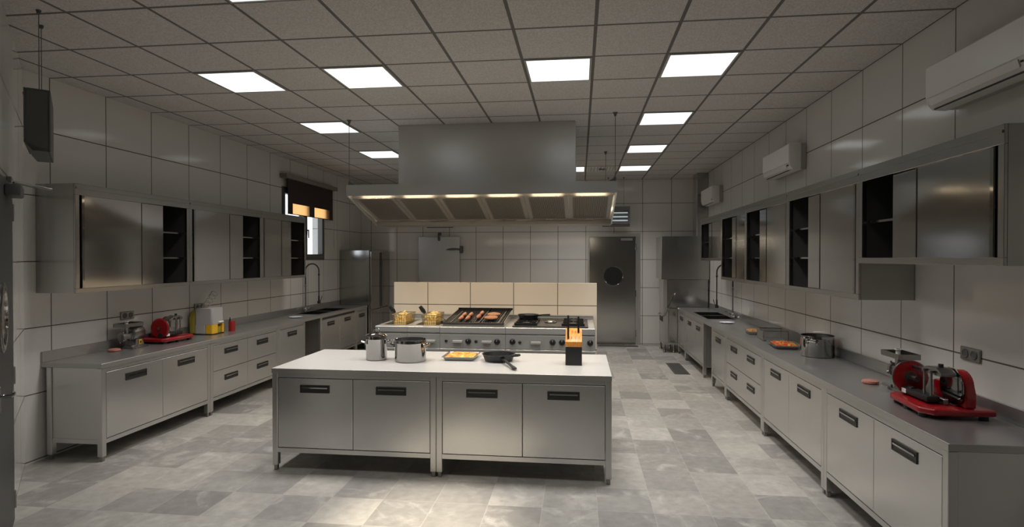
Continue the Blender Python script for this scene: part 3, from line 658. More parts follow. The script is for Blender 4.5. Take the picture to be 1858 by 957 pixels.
for k in range(6):
    x0 = -hwx+.03+k*fw; x1 = x0+fw-.004
    f = MB(); mt = slope()
    for (a, b, c, d) in ((x0, x0+.05, 0, sl), (x1-.05, x1, 0, sl), (x0+.05, x1-.05, 0, .04), (x0+.05, x1-.05, sl-.05, sl)): f.box(a, b, c, d, -.012, .012, mat=mt)
    n = 26; st = (x1-x0-.10)/n
    for q in range(n): xx = x0+.05+st*(q+.5); f.box(xx-st*.24, xx+st*.24, .04, sl-.05, -.012, -.002, mat=mt)
    fo = f.build('grease_filter', M['filt'], hood, smooth=False)
    MB().box(x0+.04, x1-.04, .03, sl-.04, .004, .010, mat=mt).build('backing', M['dark'], fo)
    MB().box((x0+x1)/2-.05, (x0+x1)/2+.05, sl-.03, sl-.015, -.022, -.012, mat=mt).build('pull_tab', M['steel'], fo)
MB().box(-hwx+.03, hwx-.03, 0, sl, -.012, .012, mat=slope(1)).build('rear_filter_bank', M['filt'], hood)
for xa, xb in ((-2.689, -2.329), (-2.155, -1.80), (-1.628, -1.272), (-1.10, -.745), (-.572, -.215), (-.045, .312)):
    for sy in (-1, 1):
        MB().box(xa-ox, xb-ox, *sorted((sy*1.245, sy*1.19)), 2.628, 2.650, .004).build('light_strip', M['strip'], hood, label='lit warm white lamp')
        hl = bpy.data.lights.new('hood_lamp_light', 'AREA'); hl.shape = 'RECTANGLE'; hl.size = .34; hl.size_y = .04; hl.energy = HOODLAMP_W; hl.color = (1.0, .82, .58); hl.spread = math.radians(120)
        ho = bpy.data.objects.new('hood_lamp_light', hl); COL.objects.link(ho); ho.location = ((xa+xb)/2, oy+sy*1.2175, 2.622)
        ho.rotation_euler = Vector((0, -sy*.35, -1)).to_track_quat('-Z', 'Y').to_euler()
for k in range(4):
    xa = -2.752+k*.80; MB().cyl((xa-ox, .290, 2.333), (xa+.71-ox, .290, 2.333), .010, 12).build('rear_lamp_tube', M['rear'], hood, label='lit tube behind the gutter')
    MB().box(xa+.02-ox, xa+.69-ox, .2505, .292, 2.344, 2.352).build('lamp_bracket', M['filt'], hood)
for x in (-2.79-ox, .405-ox):
    for y in (-1.235, 1.235):
        r = MB().cyl((x, y, 2.746), (x, y, CEIL-.001), .0035, 6); r.lathe([(0, -.05), (.012, -.04), (.02, -.012), (.03, 0), (0, 0)], (x, y, CEIL-.001), 12)
        r.prism([(x-.01 if x < 0 else x-.08, 2.746), (x+.08 if x < 0 else x+.01, 2.746), (x-.01 if x < 0 else x+.01, 2.80)], 'y', y-.004, y+.004); r.build('hanger_rod', M['grey'], hood)

# ---------------------------------------------------------------- blind
bl = thing('roller_blind', 'dark brown roller blind half lowered over the left window', 'blind', (XL+.002, 0, 0))
MB().box(0, .13, 9.02, 11.03, 3.19, 3.262, .004).build('cassette', M['cass'], bl)
fb = MB(); zb, zt, ps = 2.612, 3.20, ((9.33, 9.94), (10.14, 10.78)); X0, X1 = .066, .069
fb.box(X0, X1, 9.16, 10.93, 2.788, zt).box(X0, X1, 9.16, ps[0][0], zb, 2.788).box(X0, X1, ps[0][1], ps[1][0], zb, 2.788).box(X0, X1, ps[1][1], 10.93, zb, 2.788).box(X0-.004, X1+.004, 9.16, 10.93, zb-.012, zb)
fb.build('fabric', M['blind'], bl)
for a, b in ps: MB().box(X0+.001, X1-.001, a, b, zb, 2.788).build('sun_glow_panel', M['sun_glow'], bl, label='orange panel put in for sun glow on the blind')  # panels added to the blind where the sun glow falls
MB().tube([(.075, 10.955, 3.19), (.075, 10.955, 2.10), (.075, 10.97, 2.06), (.075, 10.985, 2.10), (.075, 10.985, 3.19)], .003, 6).build('pull_chain', M['acgrey'], bl)

# ---------------------------------------------------------------- cooking line
ZR, RY0, RY1 = 1.032, 6.80, 7.92
def range_unit(name, label, cat, x0, x1):
    t = thing(name, label, cat, ((x0+x1)/2, RY0, 0), 0, 'cooking line units'); a, b = -(x1-x0)/2+.001, (x1-x0)/2-.001; D = RY1-RY0
    MB().box(a, b, .03, D, .30, .955).build('body', M['rsteel'], t)
    MB().box(a, b, 0, .028, .775, .943, .003).build('control_panel', M['rsteel'], t)
    MB().box(a, b, -.012, .03, .745, .771, .004).build('lower_rail', M['rsteel'], t)
    for lx in (a+.06, b-.06):
        for ly in (.10, D-.1): MB().lathe([(0, 0), (.03, 0), (.026, .03), (.02, .04), (.02, .30), (0, .30)], (lx, ly, 0), 12).build('leg', M['dull'], t)
    MB().box(a, b, D-.035, D, ZR+.001, ZR+.048, .003).box(a, b, D-.05, D-.035, ZR+.036, ZR+.048, .003).build('rear_riser', M['rsteel'], t)
    return t, a, b, D
def knob(t, x, z):
    k = MB(); mt = Matrix.Translation((x, -.001, z)) @ Matrix.Rotation(PI/2, 4, 'X')
    k.lathe([(0, 0), (.036, 0), (.036, .006), (.029, .010), (.026, .028), (0, .030)], seg=24, mat=mt); k.box(x-.007, x+.007, -.045, -.028, z-.025, z+.032, .003)
    o = k.build('knob', M['black'], t)
    MB().box(x-.0015, x+.0015, -.0465, -.0452, z+.008, z+.028).build('marker', M['label'], o)
def button(t, x, z): MB().lathe([(0, 0), (.018, 0), (.018, .008), (.012, .012), (0, .012)], seg=18, mat=Matrix.Translation((x, -.001, z)) @ Matrix.Rotation(PI/2, 4, 'X')).build('button', M['black'], t)
def tab(t, x):
    MB().box(x-.056, x+.056, -.006, -.0005, .792, .872, .002).prism([(-.006, .872), (-.030, .866), (-.034, .846), (-.028, .846), (-.024, .860), (-.006, .864)], 'x', x-.058, x+.058).build('drip_tray_handle', M['rsteel'], t)
def fryer(label, x0, x1):
    t, a, b, D = range_unit('deep_fryer', label, 'fryer', x0, x1)
    tp = MB(); ya, yb = .16, .78
    tp.box(a, b, -.004, ya, .962, ZR, .006).box(a, b, yb, D, .962, ZR).box(a, a+.045, ya, yb, .962, ZR).box(b-.045, b, ya, yb, .962, ZR)
    tp.build('top', M['rsteel'], t)
    MB().box(a+.045, b-.045, ya, yb, .957, .962).box(a+.045, a+.050, ya, yb, .962, ZR-.004).box(b-.05, b-.045, ya, yb, .962, ZR-.004).build('oil_basin', M['fridge'], t)
    MB().box(a+.052, b-.052, ya+.004, yb-.004, .963, .985).build('frying_oil', simple('frying_oil', (0.16, 0.09, 0.02), 0.1), t)
    tab(t, (a+b)/2+.09)
    return t
fryer('deep fryer at the left end of the cooking line', -2.482, -2.077)
fryer('second deep fryer beside the chargrill', -2.077, -1.674)
def X_(px): return -1.33+(px-849)*.006667
# chargrill
t, a, b, D = range_unit('chargrill', 'gas chargrill with sloping black grate carrying sausages and patties', 'grill', -1.674, -.877); c0 = -1.2755
MB().box(a, b, -.004, D-.036, .957, ZR, .006).build('top', M['rsteel'], t)
for px in (849.6, 902): knob(t, X_(px)-c0, .862)
for px in (809.2, 863.9): button(t, X_(px)-c0, .862)
for px in (830.5, 883.5): tab(t, X_(px)-c0)
GS = .09
gm = Matrix.Translation((0, .06, ZR+.02)) @ Matrix.Rotation(math.atan(GS), 4, 'X'); GL = .93; gx0, gx1 = -.375, .375
tr = MB(); tr.box(gx0, gx1, 0, .008, -.015, .028, mat=gm).box(gx0, gx0+.01, .008, GL, -.015, .03, mat=gm).box(gx1-.01, gx1, .008, GL, -.015, .03, mat=gm).box(gx0, gx1, GL-.008, GL, -.02, .045, mat=gm)
for x in (-.29, .06, .30): tr.box(x-.005, x+.005, .01, GL-.01, .012, .022, mat=gm)
tr.build('grill_surround', M['polish'], t)
tr = MB(); tr.box(gx0+.011, gx1-.011, .009, GL-.009, -.015, -.006, mat=gm)
for k in range(30):
    x = gx0+.02+k*(gx1-gx0-.04)/29; tr.box(x-.006, x+.006, .01, GL-.01, -.006, .010, mat=gm)
tr.build('grate', M['iron'], t)
sd = MB()
for s in (gx0+.004, gx1-.004): sd.prism([(.062, ZR+.001), (1.01, ZR+.001), (1.01, ZR+.125), (.065, ZR+.012)], 'x', s-.003, s+.003)
sd.build('side_shield', M['fridge'], t)
MB().tube([(gx0-.02, .10, ZR+.04), (gx0-.02, .20, ZR+.06)], .022, 10).cyl((gx0-.02, .15, ZR+.05), (gx0+.01, .15, ZR+.045), .01, 8).build('grease_lever', M['black'], t)
# gas hob
st, a, b, D = range_unit('gas_hob', 'gas hob with black burner plate at the right end of the cooking line', 'hob', -.877, .183); c1 = -.347
MB().box(a, b, -.004, D-.036, .957, ZR, .006).build('top', M['rsteel'], st)
for px in (929.7, 1001, 1017.5, 1066.7): knob(st, X_(px)-c1, .866)
button(st, X_(942.9)-c1, .86); tab(st, X_(971.4)-c1)
MB().box(-.455, .447, .05, .93, ZR+.001, ZR+.016, .004).build('burner_plate', M['iron'], st)
for bx_, by_ in ((-.30, .24), (-.30, .60), (.27, .24), (.27, .60), (-.015, .45)):
    o = MB().lathe([(0, 0), (.075, 0), (.075, .012), (.055, .014), (.05, .024), (0, .026)], (bx_, by_, ZR+.016), 24).build('burner', M['dull'] if abs(bx_) < .1 else M['iron'], st)
    if abs(bx_) > .1:
        g = MB(); q = .13
        for s in (-1, 1): g.box(bx_-q, bx_+q, by_+s*q-.006, by_+s*q+.006, ZR+.017, ZR+.045).box(bx_+s*q-.006, bx_+s*q+.006, by_-q, by_+q, ZR+.017, ZR+.045)
        for s in (-1, 1): g.box(bx_-.005, bx_+.005, *sorted((by_+s*.04, by_+s*q)), ZR+.036, ZR+.048).box(*sorted((bx_+s*.04, bx_+s*q)), by_-.005, by_+.005, ZR+.036, ZR+.048)
        g.build('pan_support', M['iron'], st)
# fry baskets with fries
def fry_basket(label, flabel, x, y):
    t = thing('fry_basket', label, 'fry basket', (x, y, ZR-.02), 0, 'fry baskets'); w_, l_, h_ = .095, .20, .140
    m = MB(); zs = [.0, .035, .07, .1, h_]
    for z in zs:
        k = .86+.14*z/h_; m.tube([(-w_*k, -l_*k, z), (w_*k, -l_*k, z), (w_*k, l_*k, z), (-w_*k, l_*k, z)], .003 if z < h_ else .005, 6, closed=True)
    for i in range(7):
        u = -w_+2*w_*i/6
        for s in (-1, 1): m.tube([(u*.86, s*l_*.86, 0), (u, s*l_, h_)], .0028, 6)
        m.tube([(u*.86, -l_*.86, 0), (u*.86, l_*.86, 0)], .002, 6)
    for i in range(12):
        u = -l_+2*l_*i/11
        for s in (-1, 1): m.tube([(s*w_*.86, u*.86, 0), (s*w_, u, h_)], .0028, 6)
    m.build('wire_mesh', M['brass'], t)
    MB().tube([(-.02, -l_, h_), (-.035, -l_-.02, h_+.02), (-.055, -l_-.03, h_+.045)], .006, 8).build('handle_stem', M['wire'], t)
    MB().tube([(-.045, -l_-.025, h_+.025), (-.065, -l_-.035, h_+.055), (-.10, -l_-.05, h_+.11)], [.018, .028, .022], 12).build('handle_grip', M['black'], t, label='black handle grip')
    rnd = random.Random(hash(flabel) % 97 if False else int(abs(x)*100)); f = MB()
    for k in range(150):
        px_, py_ = rnd.uniform(-w_*.74, w_*.74), rnd.uniform(-l_*.74, l_*.74); e = 1-(px_/w_)**2*.5-(py_/l_)**2*.4
        pz = rnd.uniform(.022, .06+.105*e)
        mt = Matrix.Translation((px_, py_, pz)) @ Matrix.Rotation(rnd.uniform(0, PI), 4, 'Z') @ Matrix.Rotation(rnd.uniform(-.5, .5), 4, 'Y')
        L = rnd.uniform(.012, .023); f.box(-L, L, -.006, .006, -.006, .006, mat=mt)
    f.box(-w_*.80, w_*.80, -l_*.80, l_*.80, .012, .055)
    o = f.build('fries', M['fries'], smooth=False, loc=(x, y, ZR-.02)); tag(o, flabel, 'fries', kind='stuff')
fry_basket('bronzed wire fry basket in the left deep fryer', 'golden fries heaped in the left fry basket', -2.245, 7.20)
fry_basket('bronzed wire fry basket in the fryer beside the chargrill', 'golden fries heaped in the basket beside the chargrill', -1.86, 7.20)
# food on the chargrill
def gp(px, py): return Vector((c0+px, RY0, 0)) + (gm @ Vector((px*0, py, .010))) + Vector((0, 0, 0))
def sausage(label, px, py, dx=.0):
    p = gp(px, py); L = .215
    pts, rs = [], []
    for k in range(9):
        u = k/8; pts.append((dx*(u-.5)*1.2+.012*math.sin(PI*u), (u-.5)*L, (u-.5)*L*GS)); rs.append(.026*max(.12, math.sin(PI*min(max(u, .06), .94)))**.45)
    o = MB().tube(pts, rs, 12).build('sausage', M['saus'], loc=(p.x, p.y, p.z+.029)); tag(o, label, 'sausage', 'sausages on the chargrill')
for px, nm in ((-.205, 'left'), (-.12, 'middle')):
    sausage('sausage at the front of the %s row on the chargrill' % nm, px, .235); sausage('sausage at the back of the %s row on the chargrill' % nm, px-.004, .465)
sausage('sausage at the front of the right row on the chargrill, next to the patties', .0, .34); sausage('sausage at the back of the right row on the chargrill', .0, .57)
for lab, px, py in (('browned patty at the front right of the chargrill', .175, .27), ('browned patty behind the other one on the chargrill', .178, .49)):
    p = gp(px, py); pat = [(0, 0), (.075, 0), (.088, .010), (.085, .022), (.06, .030), (0, .032)]
    o = MB().lathe(pat, seg=28).build('burger_patty', M['patty'], loc=(p.x, p.y, p.z+.016)); o.rotation_euler = (math.atan(GS), 0, 0); tag(o, lab, 'burger patty', 'patties on the chargrill')
# pan on the hob
fp = thing('frying_pan', 'black frying pan on the back left burner of the hob', 'pan', (-.655, 7.38, ZR+.049))
MB().lathe([(0, 0), (.115, 0), (.135, .055), (.139, .055), (.142, .050), (.12, -.001+.001), (0, .005)][:4]+[(.132, .053), (.112, .006), (0, .006)], seg=36).build('pan_body', M['iron'], fp)
MB().tube([(.13, -.02, .045), (.19, -.04, .055), (.28, -.07, .06)], [.010, .009, .012], 10).build('handle', M['iron'], fp)

# ---------------------------------------------------------------- things on the island
def pot(t, r, h, mat='polish', wall=.004):
    MB().lathe([(0, 0), (r-.006, 0), (r, .006), (r, h-.03), (r+.001, h-.028), (r+.001, h-.024), (r, h-.022), (r, h), (r+.004, h+.002), (r-wall, h), (r-wall, .008), (0, .008)], seg=56).build('pot_body', M[mat], t)
def loop_handle(t, r, z, ang):
    pts = [(r*1.0, -.045, z), (r+.035, -.04, z+.012), (r+.045, 0, z+.016), (r+.035, .04, z+.012), (r*1.0, .045, z)]
    R_ = Matrix.Rotation(ang, 4, 'Z'); m = MB().tube([R_ @ Vector(p) for p in pts], .0065, 8)
    for s in (-1, 1): m.box(r-.002, r+.006, s*.045-.014, s*.045+.014, z-.02, z+.018, .003, mat=R_)
    m.build('handle', M['polish'], t)
sp_ = thing('stock_pot', 'tall lidded steel stock pot on the island', 'pot', (-1.915, 5.285, ZT+.001))
pot(sp_, .098, .225); loop_handle(sp_, .098, .165, .25); loop_handle(sp_, .098, .165, PI+.25)
ld = MB().lathe([(0, .262), (.018, .260), (.05, .252), (.088, .240), (.097, .232), (.103, .229), (.103, .2275), (0, .2275)], seg=48).build('lid', M['polish'], sp_)
MB().tube([(-.028, 0, .254), (-.026, 0, .282), (-.012, 0, .296), (.012, 0, .296), (.026, 0, .282), (.028, 0, .254)], .0055, 8).build('lid_handle', M['chrome'], ld)
cp = thing('cooking_pot', 'wide open steel pot beside the stock pot on the island', 'pot', (-1.575, 5.255, ZT+.001)); pot(cp, .145, .20)
MB().lathe([(0, 0), (.1395, 0), (.1395, .004), (0, .004)], (0, 0, .168), 48).build('pot_shade', M['black'], cp, label='black disc as shade inside the pot'); loop_handle(cp, .145, .145, PI-.1); loop_handle(cp, .145, .145, -.1)  # black disc near the rim paints the shade inside the pot
def tray(t, w_, l_, h_, mat, food, fh, fl, flare=.02, nx=22, ny=16, amp=.012):
    m = MB(); w2, l2 = w_+flare, l_+flare; b = m.bm
    def ring(w, l, z): return [b.verts.new((sx*w, sy*l, z)) for sx, sy in ((-1, -1), (1, -1), (1, 1), (-1, 1))]
    R = [ring(w_, l_, 0), ring(w2, l2, h_), ring(w2+.016, l2+.016, h_), ring(w2+.016, l2+.016, h_-.003), ring(w2+.003, l2+.003, h_-.004), ring(w_+.003, l_+.003, -.0)]
    R2 = ring(w_-.002, l_-.002, .003); R3 = ring(w2-.003, l2-.003, h_)
    for A, B in zip(R, R[1:]):
        for i in range(4): b.faces.new((A[i], A[(i+1) % 4], B[(i+1) % 4], B[i]))
    b.faces.new(R[0]); m.build('tray', M[mat], t, smooth=False)
    f = MB(); rnd = random.Random(5); g = {}
    for i in range(nx+1):
        for j in range(ny+1):
            u, v_ = i/nx*2-1, j/ny*2-1; e = (1-abs(u)**6)*(1-abs(v_)**6)
            k = w_/w_+flare/w_*.55; g[i, j] = f.bm.verts.new((u*w_*(1+flare/w_*.5), v_*l_*(1+flare/l_*.5), fh*.72+e*(fh*.28+rnd.uniform(-amp, amp)*.8)))
    for i in range(nx):
        for j in range(ny): f.bm.faces.new((g[i, j], g[i+1, j], g[i+1, j+1], g[i, j+1]))
    f.build('food', M[food], t, label=fl)
tg = thing('gratin_tray', 'shallow steel tray of browned gratin on the island', 'tray', (-1.125, 5.44, ZT+.001), 0, 'food trays')
tray(tg, .125, .13, .036, 'alu', 'gratin', .042, 'golden orange gratin', flare=.02)
sk = thing('skillet', 'black cast iron skillet with handle pointing forward on the island', 'pan', (-.755, 5.36, ZT+.001), math.radians(-66))
MB().lathe([(0, 0), (.128, 0), (.152, .064), (.158, .064), (.158, .058), (.154, .056)][:4]+[(.150, .066), (.146, .064), (.124, .007), (0, .007)], seg=48).build('pan_body', M['iron'], sk)
MB().prism([(.14, -.020), (.20, -.013), (.40, -.014), (.49, -.022), (.52, -.012), (.52, .012), (.49, .022), (.40, .014), (.20, .013), (.14, .020)], 'z', -.005, .005, .003, mat=Matrix.Translation((0, 0, .050)) @ Matrix.Rotation(.070, 4, 'Y')).build('handle', M['iron'], sk)
rr = Matrix.Rotation(math.radians(56), 4, 'Z')
MB().tube([rr @ Vector(p) for p in ((.145, -.04, .054), (.195, -.03, .058), (.205, 0, .058), (.195, .03, .058), (.145, .04, .054))], .009, 8).build('helper_handle', M['iron'], sk)
kb = thing('knife_block', 'black and orange wooden knife block at the right end of the island', 'knife block', (-.053, 5.27, ZT+.001))
MB().box(-.0735, .0735, -.085, .085, 0, .165, .004).build('base', M['black'], kb)
MB().prism([(-.085, .166), (.085, .166), (.085, .315), (-.085, .212)], 'x', -.0735, .0735, .002).build('wood_block', M['wood'], kb)
an_ = math.atan2(.103, .17); sl_m = Matrix.Translation((0, -.085, .213)) @ Matrix.Rotation(an_, 4, 'X')
sm = MB()
for k in range(4):
    for j in range(2): sm.box(-.05+k*.033-.0015, -.05+k*.033+.0015, .035+j*.085, .075+j*.085, -.001, .0012, mat=sl_m)
sm.build('slots', M['dark'], kb)
for x, y, lab, z1 in ((-.05, .04, 'long black-handled knife in the left of the knife block', .445), (.042, .115, 'shorter black-handled knife in the right of the knife block', .43)):
    z0 = .213+(y)*.103/.17; kn = thing('kitchen_knife', lab, 'knife', (-.053+x, 5.27-.085+y, ZT+.001), 0, 'knives in the block')
    MB().box(-.009, .009, -.014, .014, z0+.004, z1, .005, 2).build('handle', M['black'], kn)
    MB().box(-.001, .001, -.011, .011, z0-.02, z0+.004).build('blade', M['polish'], kn)

# ---------------------------------------------------------------- small machines on the side worktops
def grinder(label, loc, rz, sw):
    """local frame: auger head towards -x, front towards -y"""
    t = thing('meat_grinder', label, 'meat grinder', loc, rz, 'meat grinders'); t.scale = (.74, .72, .97)
    MB().box(-.10, .21, -.10, .10, 0, .022, .005, 2).build('base_plate', M['dull'], t)
    b = MB().bm; m = MB()
    A = [(-.02, -.075, .023), (.155, -.075, .023), (.155, .075, .023), (-.02, .075, .023)]; B = [(.015, -.055, .095), (.135, -.055, .095), (.135, .055, .095), (.015, .055, .095)]
    va = [m.bm.verts.new(p) for p in A]; vb = [m.bm.verts.new(p) for p in B]
    m.bm.faces.new(va[::-1]); m.bm.faces.new(vb)
    for i in range(4): m.bm.faces.new((va[i], va[(i+1) % 4], vb[(i+1) % 4], vb[i]))
    m.build('pedestal', M['dull'], t, smooth=False)
    mt = Matrix.Rotation(PI/2, 4, 'Y')
    MB().lathe([(0, -.035), (.055, -.035), (.074, -.02), (.076, .0), (.076, .17), (.070, .185), (.05, .192), (0, .192)], seg=32, mat=Matrix.Translation((0, 0, .155)) @ mt).build('motor_barrel', M['dull'], t)
    MB().box(-.02, .17, -.042, .042, .226, .238, .005).build('motor_cover', M['grey'], t)
    MB().lathe([(0, -.215), (.030, -.215), (.030, -.205), (.052, -.203), (.052, -.165), (.036, -.160), (.036, -.06), (.05, -.05), (.05, -.034), (0, -.034)], seg=28, mat=Matrix.Translation((0, 0, .135)) @ mt).build('auger_head', M['dull'], t)
    for k in range(4):
        q = k*PI/2+.4; MB().cyl((-.185, .05*math.cos(q), .135+.05*math.sin(q)), (-.185, .068*math.cos(q), .135+.068*math.sin(q)), .010, 8).build('ring_lug', M['dull'], t)
    MB().lathe([(0, 0), (.027, 0), (.027, .07), (.033, .082), (0, .082)], (-.10, 0, .160), 20).build('feed_chute', M['dull'], t)
    r = MB(); r.box(-.225, .105, -.10, .10, .243, .248)
    for x0_, x1_, y0_, y1_ in ((-.225, .105, -.103, -.098), (-.225, .105, .098, .103), (-.228, -.223, -.10, .10), (.103, .108, -.10, .10)): r.box(x0_, x1_, y0_, y1_, .243, .282)
    r.build('feed_tray', M['dull'], t, smooth=False)
    MB().cyl((-.10, 0, .249), (-.10, 0, .302), .022, 16).cyl((-.10, 0, .295), (-.10, 0, .302), .034, 16).build('pusher', M['white'], t)
    if sw:
        s = MB().prism([(.055, .035), (.10, .035), (.10, .085), (.055, .085)], 'y', -.075, -.066, .002).build('switch_plate', M['yellow'], t)
        MB().box(.065, .090, -.080, -.0755, .044, .076, .002).build('switch', M['black'], s)
    MB().tube([(-.02, -.10, .030), (-.09, -.115, .030), (-.15, -.12, .028)], .013, 10).build('side_bar', M['dull'], t)
grinder('meat grinder with yellow switch on the left worktop', (-4.76, 5.655, ZT+.001), PI/2, True)
grinder('meat grinder on the right worktop behind the red slicer', (2.33, 4.475, ZT+.001), -PI/2, False)
def slicer(label, loc, rz):
    """local frame: flywheel at +x, blade at -x, user side +y"""
    t = thing('meat_slicer', label, 'slicer', loc, rz, 'red meat slicers')
    poly = [(-.24, -.20), (.21, -.20), (.25, -.16), (.25, .12), (.21, .17), (-.17, .20), (-.24, .14)]
    MB().prism(poly, 'z', .022, .062, .014, 3).build('base', M['red'], t)
    for x, y in ((.20, .12), (.02, .15), (-.15, .16), (-.20, -.15), (.20, -.15)): MB().lathe([(0, 0), (.026, 0), (.024, .0215), (0, .0215)], (x, y, 0), 14).build('foot', M['black'], t)
    mx_ = Matrix.Rotation(PI/2, 4, 'Y')
    MB().lathe([(0, 0), (.098, 0), (.108, .006), (.108, .022), (.098, .028), (0, .024)], seg=40, mat=Matrix.Translation((.175, .055, .172)) @ mx_).build('flywheel', M['red'], t)
    MB().lathe([(0, 0), (.112, .008), (.112, .016), (0, .02)], seg=40, mat=Matrix.Translation((.172, .055, .172)) @ mx_).cyl((.10, .055, .172), (.212, .055, .172), .018, 16).build('wheel_rim', M['dull'], t)
    MB().box(-.11, .17, .035, .115, .072, .112, .012, 2).cyl((.10, .075, .092), (.215, .075, .092), .030, 18).build('carriage', M['black'], t)
    MB().box(.115, .165, .1155, .1175, .078, .106).build('label_plate', M['label'], t, label='small white plate')
    for x in (-.10, -.03): MB().cyl((x, .085, .112), (x, .085, .255), .007, 10).cyl((x, .085, .255), (x, .085, .27), .016, 12).build('carriage_post', M['dull'], t)
    MB().box(-.13, .12, .0, .03, .063, .10, .004).build('carriage_rail', M['dull'], t)
    my_ = Matrix.Rotation(-PI/2, 4, 'X')
    MB().lathe([(0, 0), (.095, 0), (.118, .004), (.095, .008), (0, .008)], seg=48, mat=Matrix.Translation((-.10, -.035, .175)) @ my_).build('blade', M['polish'], t)
    prof = [(-.215, .063), (-.02, .063), (-.01, .18)] + [(-.105+.095*math.cos(q), .185+.095*math.sin(q)) for q in [PI*k/12 for k in range(1, 12)]] + [(-.205, .15)]
    MB().prism(prof, 'y', -.105, -.045, .012).build('blade_guard', M['red'], t)
    MB().box(.01, .12, -.12, -.05, .064, .18, .012, 2).build('motor_box', M['red'], t)
    MB().prism([(-.17, .262), (-.12, .290), (-.02, .285), (.06, .255), (.06, .240), (-.16, .240)], 'y', -.02, .07, .005).build('meat_clamp', M['dull'], t)
    MB().tube([(.06, .03, .248), (.11, .035, .246), (.125, .035, .245), (.18, .035, .243)], [.012, .015, .008, .011], 10).build('clamp_handle', M['black'], t)
    MB().cyl((-.10, .03, .285), (-.10, .03, .31), .014, 14).build('clamp_knob', M['black'], t)
    return t
slicer('red flywheel slicer on the left worktop between grinder and juicer', (-4.735, 6.16, ZT+.001), -PI/2)
slicer('red flywheel slicer at the near end of the right worktop', (2.235, 3.925, ZT+.001), PI/2)
def raw_patty(label, loc):
    o = MB().lathe([(0, 0), (.048, 0), (.058, .010), (.056, .022), (.040, .028), (0, .029)], seg=28).build('mince_patty', M['meat'], loc=loc); tag(o, label, 'burger patty', 'raw mince patties')
raw_patty('pink raw mince patty in front of the left grinder', (-4.765, 5.425, ZT+.001))
raw_patty('pink raw mince patty beyond the right grinder', (2.215, 4.71, ZT+.001))
# juicer
ju = thing('citrus_juicer', 'grey and yellow citrus juicer on the left worktop', 'juicer', (-4.70, 6.84, ZT+.001))
def rrect(x0, x1, y0, y1, r, n=6):
    P = []
    for (cx_, cy_, a0) in ((x1-r, y1-r, 0), (x0+r, y1-r, PI/2), (x0+r, y0+r, PI), (x1-r, y0+r, 1.5*PI)):
        P += [(cx_+r*math.cos(a0+PI/2*k/n), cy_+r*math.sin(a0+PI/2*k/n)) for k in range(n+1)]
    return P
MB().prism(rrect(-.10, .14, -.12, .12, .03), 'z', .125, .33, .008).prism(rrect(-.10, .045, -.12, .12, .02), 'z', .012, .126).build('housing', M['jgrey'], ju)
lw_ = MB(); lw_.prism(rrect(.046, .142, -.122, .0, .015), 'z', .012, .124).prism(rrect(.046, .142, .085, .122, .01), 'z', .012, .124).box(.046, .07, .0, .085, .012, .124); lw_.build('lower_shell', M['yellow'], ju)
bk = [(-.17, .012)] + [(-.17, .012), (-.17, .20), (-.165, .25), (-.15, .285), (-.125, .305), (-.101, .31), (-.101, .012)][1:]
MB().prism(bk, 'y', -.115, .115, .006).build('back_shell', M['olive'], ju)
MB().prism(rrect(-.165, .15, -.125, .125, .03), 'z', 0, .011).build('base', M['black'], ju)
MB().prism([(.09, .128), (.155, .135), (.165, .145), (.155, .158), (.09, .158)], 'y', .0, .09, .005).build('spout', M['white'], ju)
MB().lathe([(0, 0), (.026, 0), (.030, .08), (.027, .08), (.023, .004), (0, .004)], (.11, .043, .012), 20).build('cup', M['olive'], ju)
cw = MB(); c_a, c_b = Vector((-.04, .0, .33)), Vector((-.04, .20, .50))
for k in range(5):
    p = c_a.lerp(c_b, k/4); mt = Matrix.Translation(p) @ (c_b-c_a).to_track_quat('Z', 'Y').to_matrix().to_4x4()
    cw.tube([mt @ Vector((.04*math.cos(2*PI*q/16), .04*math.sin(2*PI*q/16), 0)) for q in range(16)], .0035, 6, closed=True)
for q in range(6):
    v0 = (c_b-c_a).to_track_quat('Z', 'Y') @ Vector((.04*math.cos(PI*q/3), .04*math.sin(PI*q/3), 0)); cw.tube([c_a+v0, c_b+v0*1.15], .003, 6)
cw.build('feed_basket', M['wire'], ju)
cn = thing('red_canister', 'small red canister with a black nozzle beside the juicer', 'canister', (-4.56, 7.13, ZT+.001))
MB().lathe([(0, 0), (.040, 0), (.042, .004), (.042, .010), (.040, .012), (.040, .125), (.037, .132), (0, .132)], seg=28).build('body', M['redm'], cn)
MB().lathe([(0, .1325), (.014, .1325), (.011, .145), (.004, .18), (0, .18)], (-.018, -.012, 0), 12).build('nozzle', M['black'], cn)
# plates near the sinks
for lab, x in (('white round plate on the left worktop before the sink', -4.555), ('white round plate on the right worktop before the sink', 2.16)):
    o = MB().lathe([(0, .004), (.06, .004), (.075, .010), (.105, .016), (.107, .014), (.078, .004), (.06, 0), (0, 0)], seg=40).build('plate', M['plate'], loc=(x, 8.84, ZT+.001)); tag(o, lab, 'plate', 'white plates')
# right worktop food
bp = thing('cooking_pot', 'large open steel pot on the right worktop', 'pot', (2.315, 5.965, ZT+.001)); pot(bp, .15, .205)
MB().lathe([(0, 0), (.1445, 0), (.1445, .004), (0, .004)], (0, 0, .168), 48).build('pot_shade', M['black'], bp, label='black disc as shade inside the pot'); loop_handle(bp, .15, .15, PI+.9); loop_handle(bp, .15, .15, .9)  # shade inside the pot, put in as a black disc
vt = thing('vegetable_tray', 'metal tray of chopped red and green peppers on the right worktop', 'tray', (2.19, 6.53, ZT+.001), -.12, 'food trays'); tray(vt, .095, .165, .04, 'alu', 'veg', .048, 'chopped red, yellow and green peppers', flare=.03, amp=.014)
ot = thing('food_tray', 'small metal tray of orange food behind the wire basket', 'tray', (2.205, 7.66, ZT+.001), -.1, 'food trays'); tray(ot, .065, .13, .04, 'alu', 'oran', .048, 'orange brown food', flare=.022)
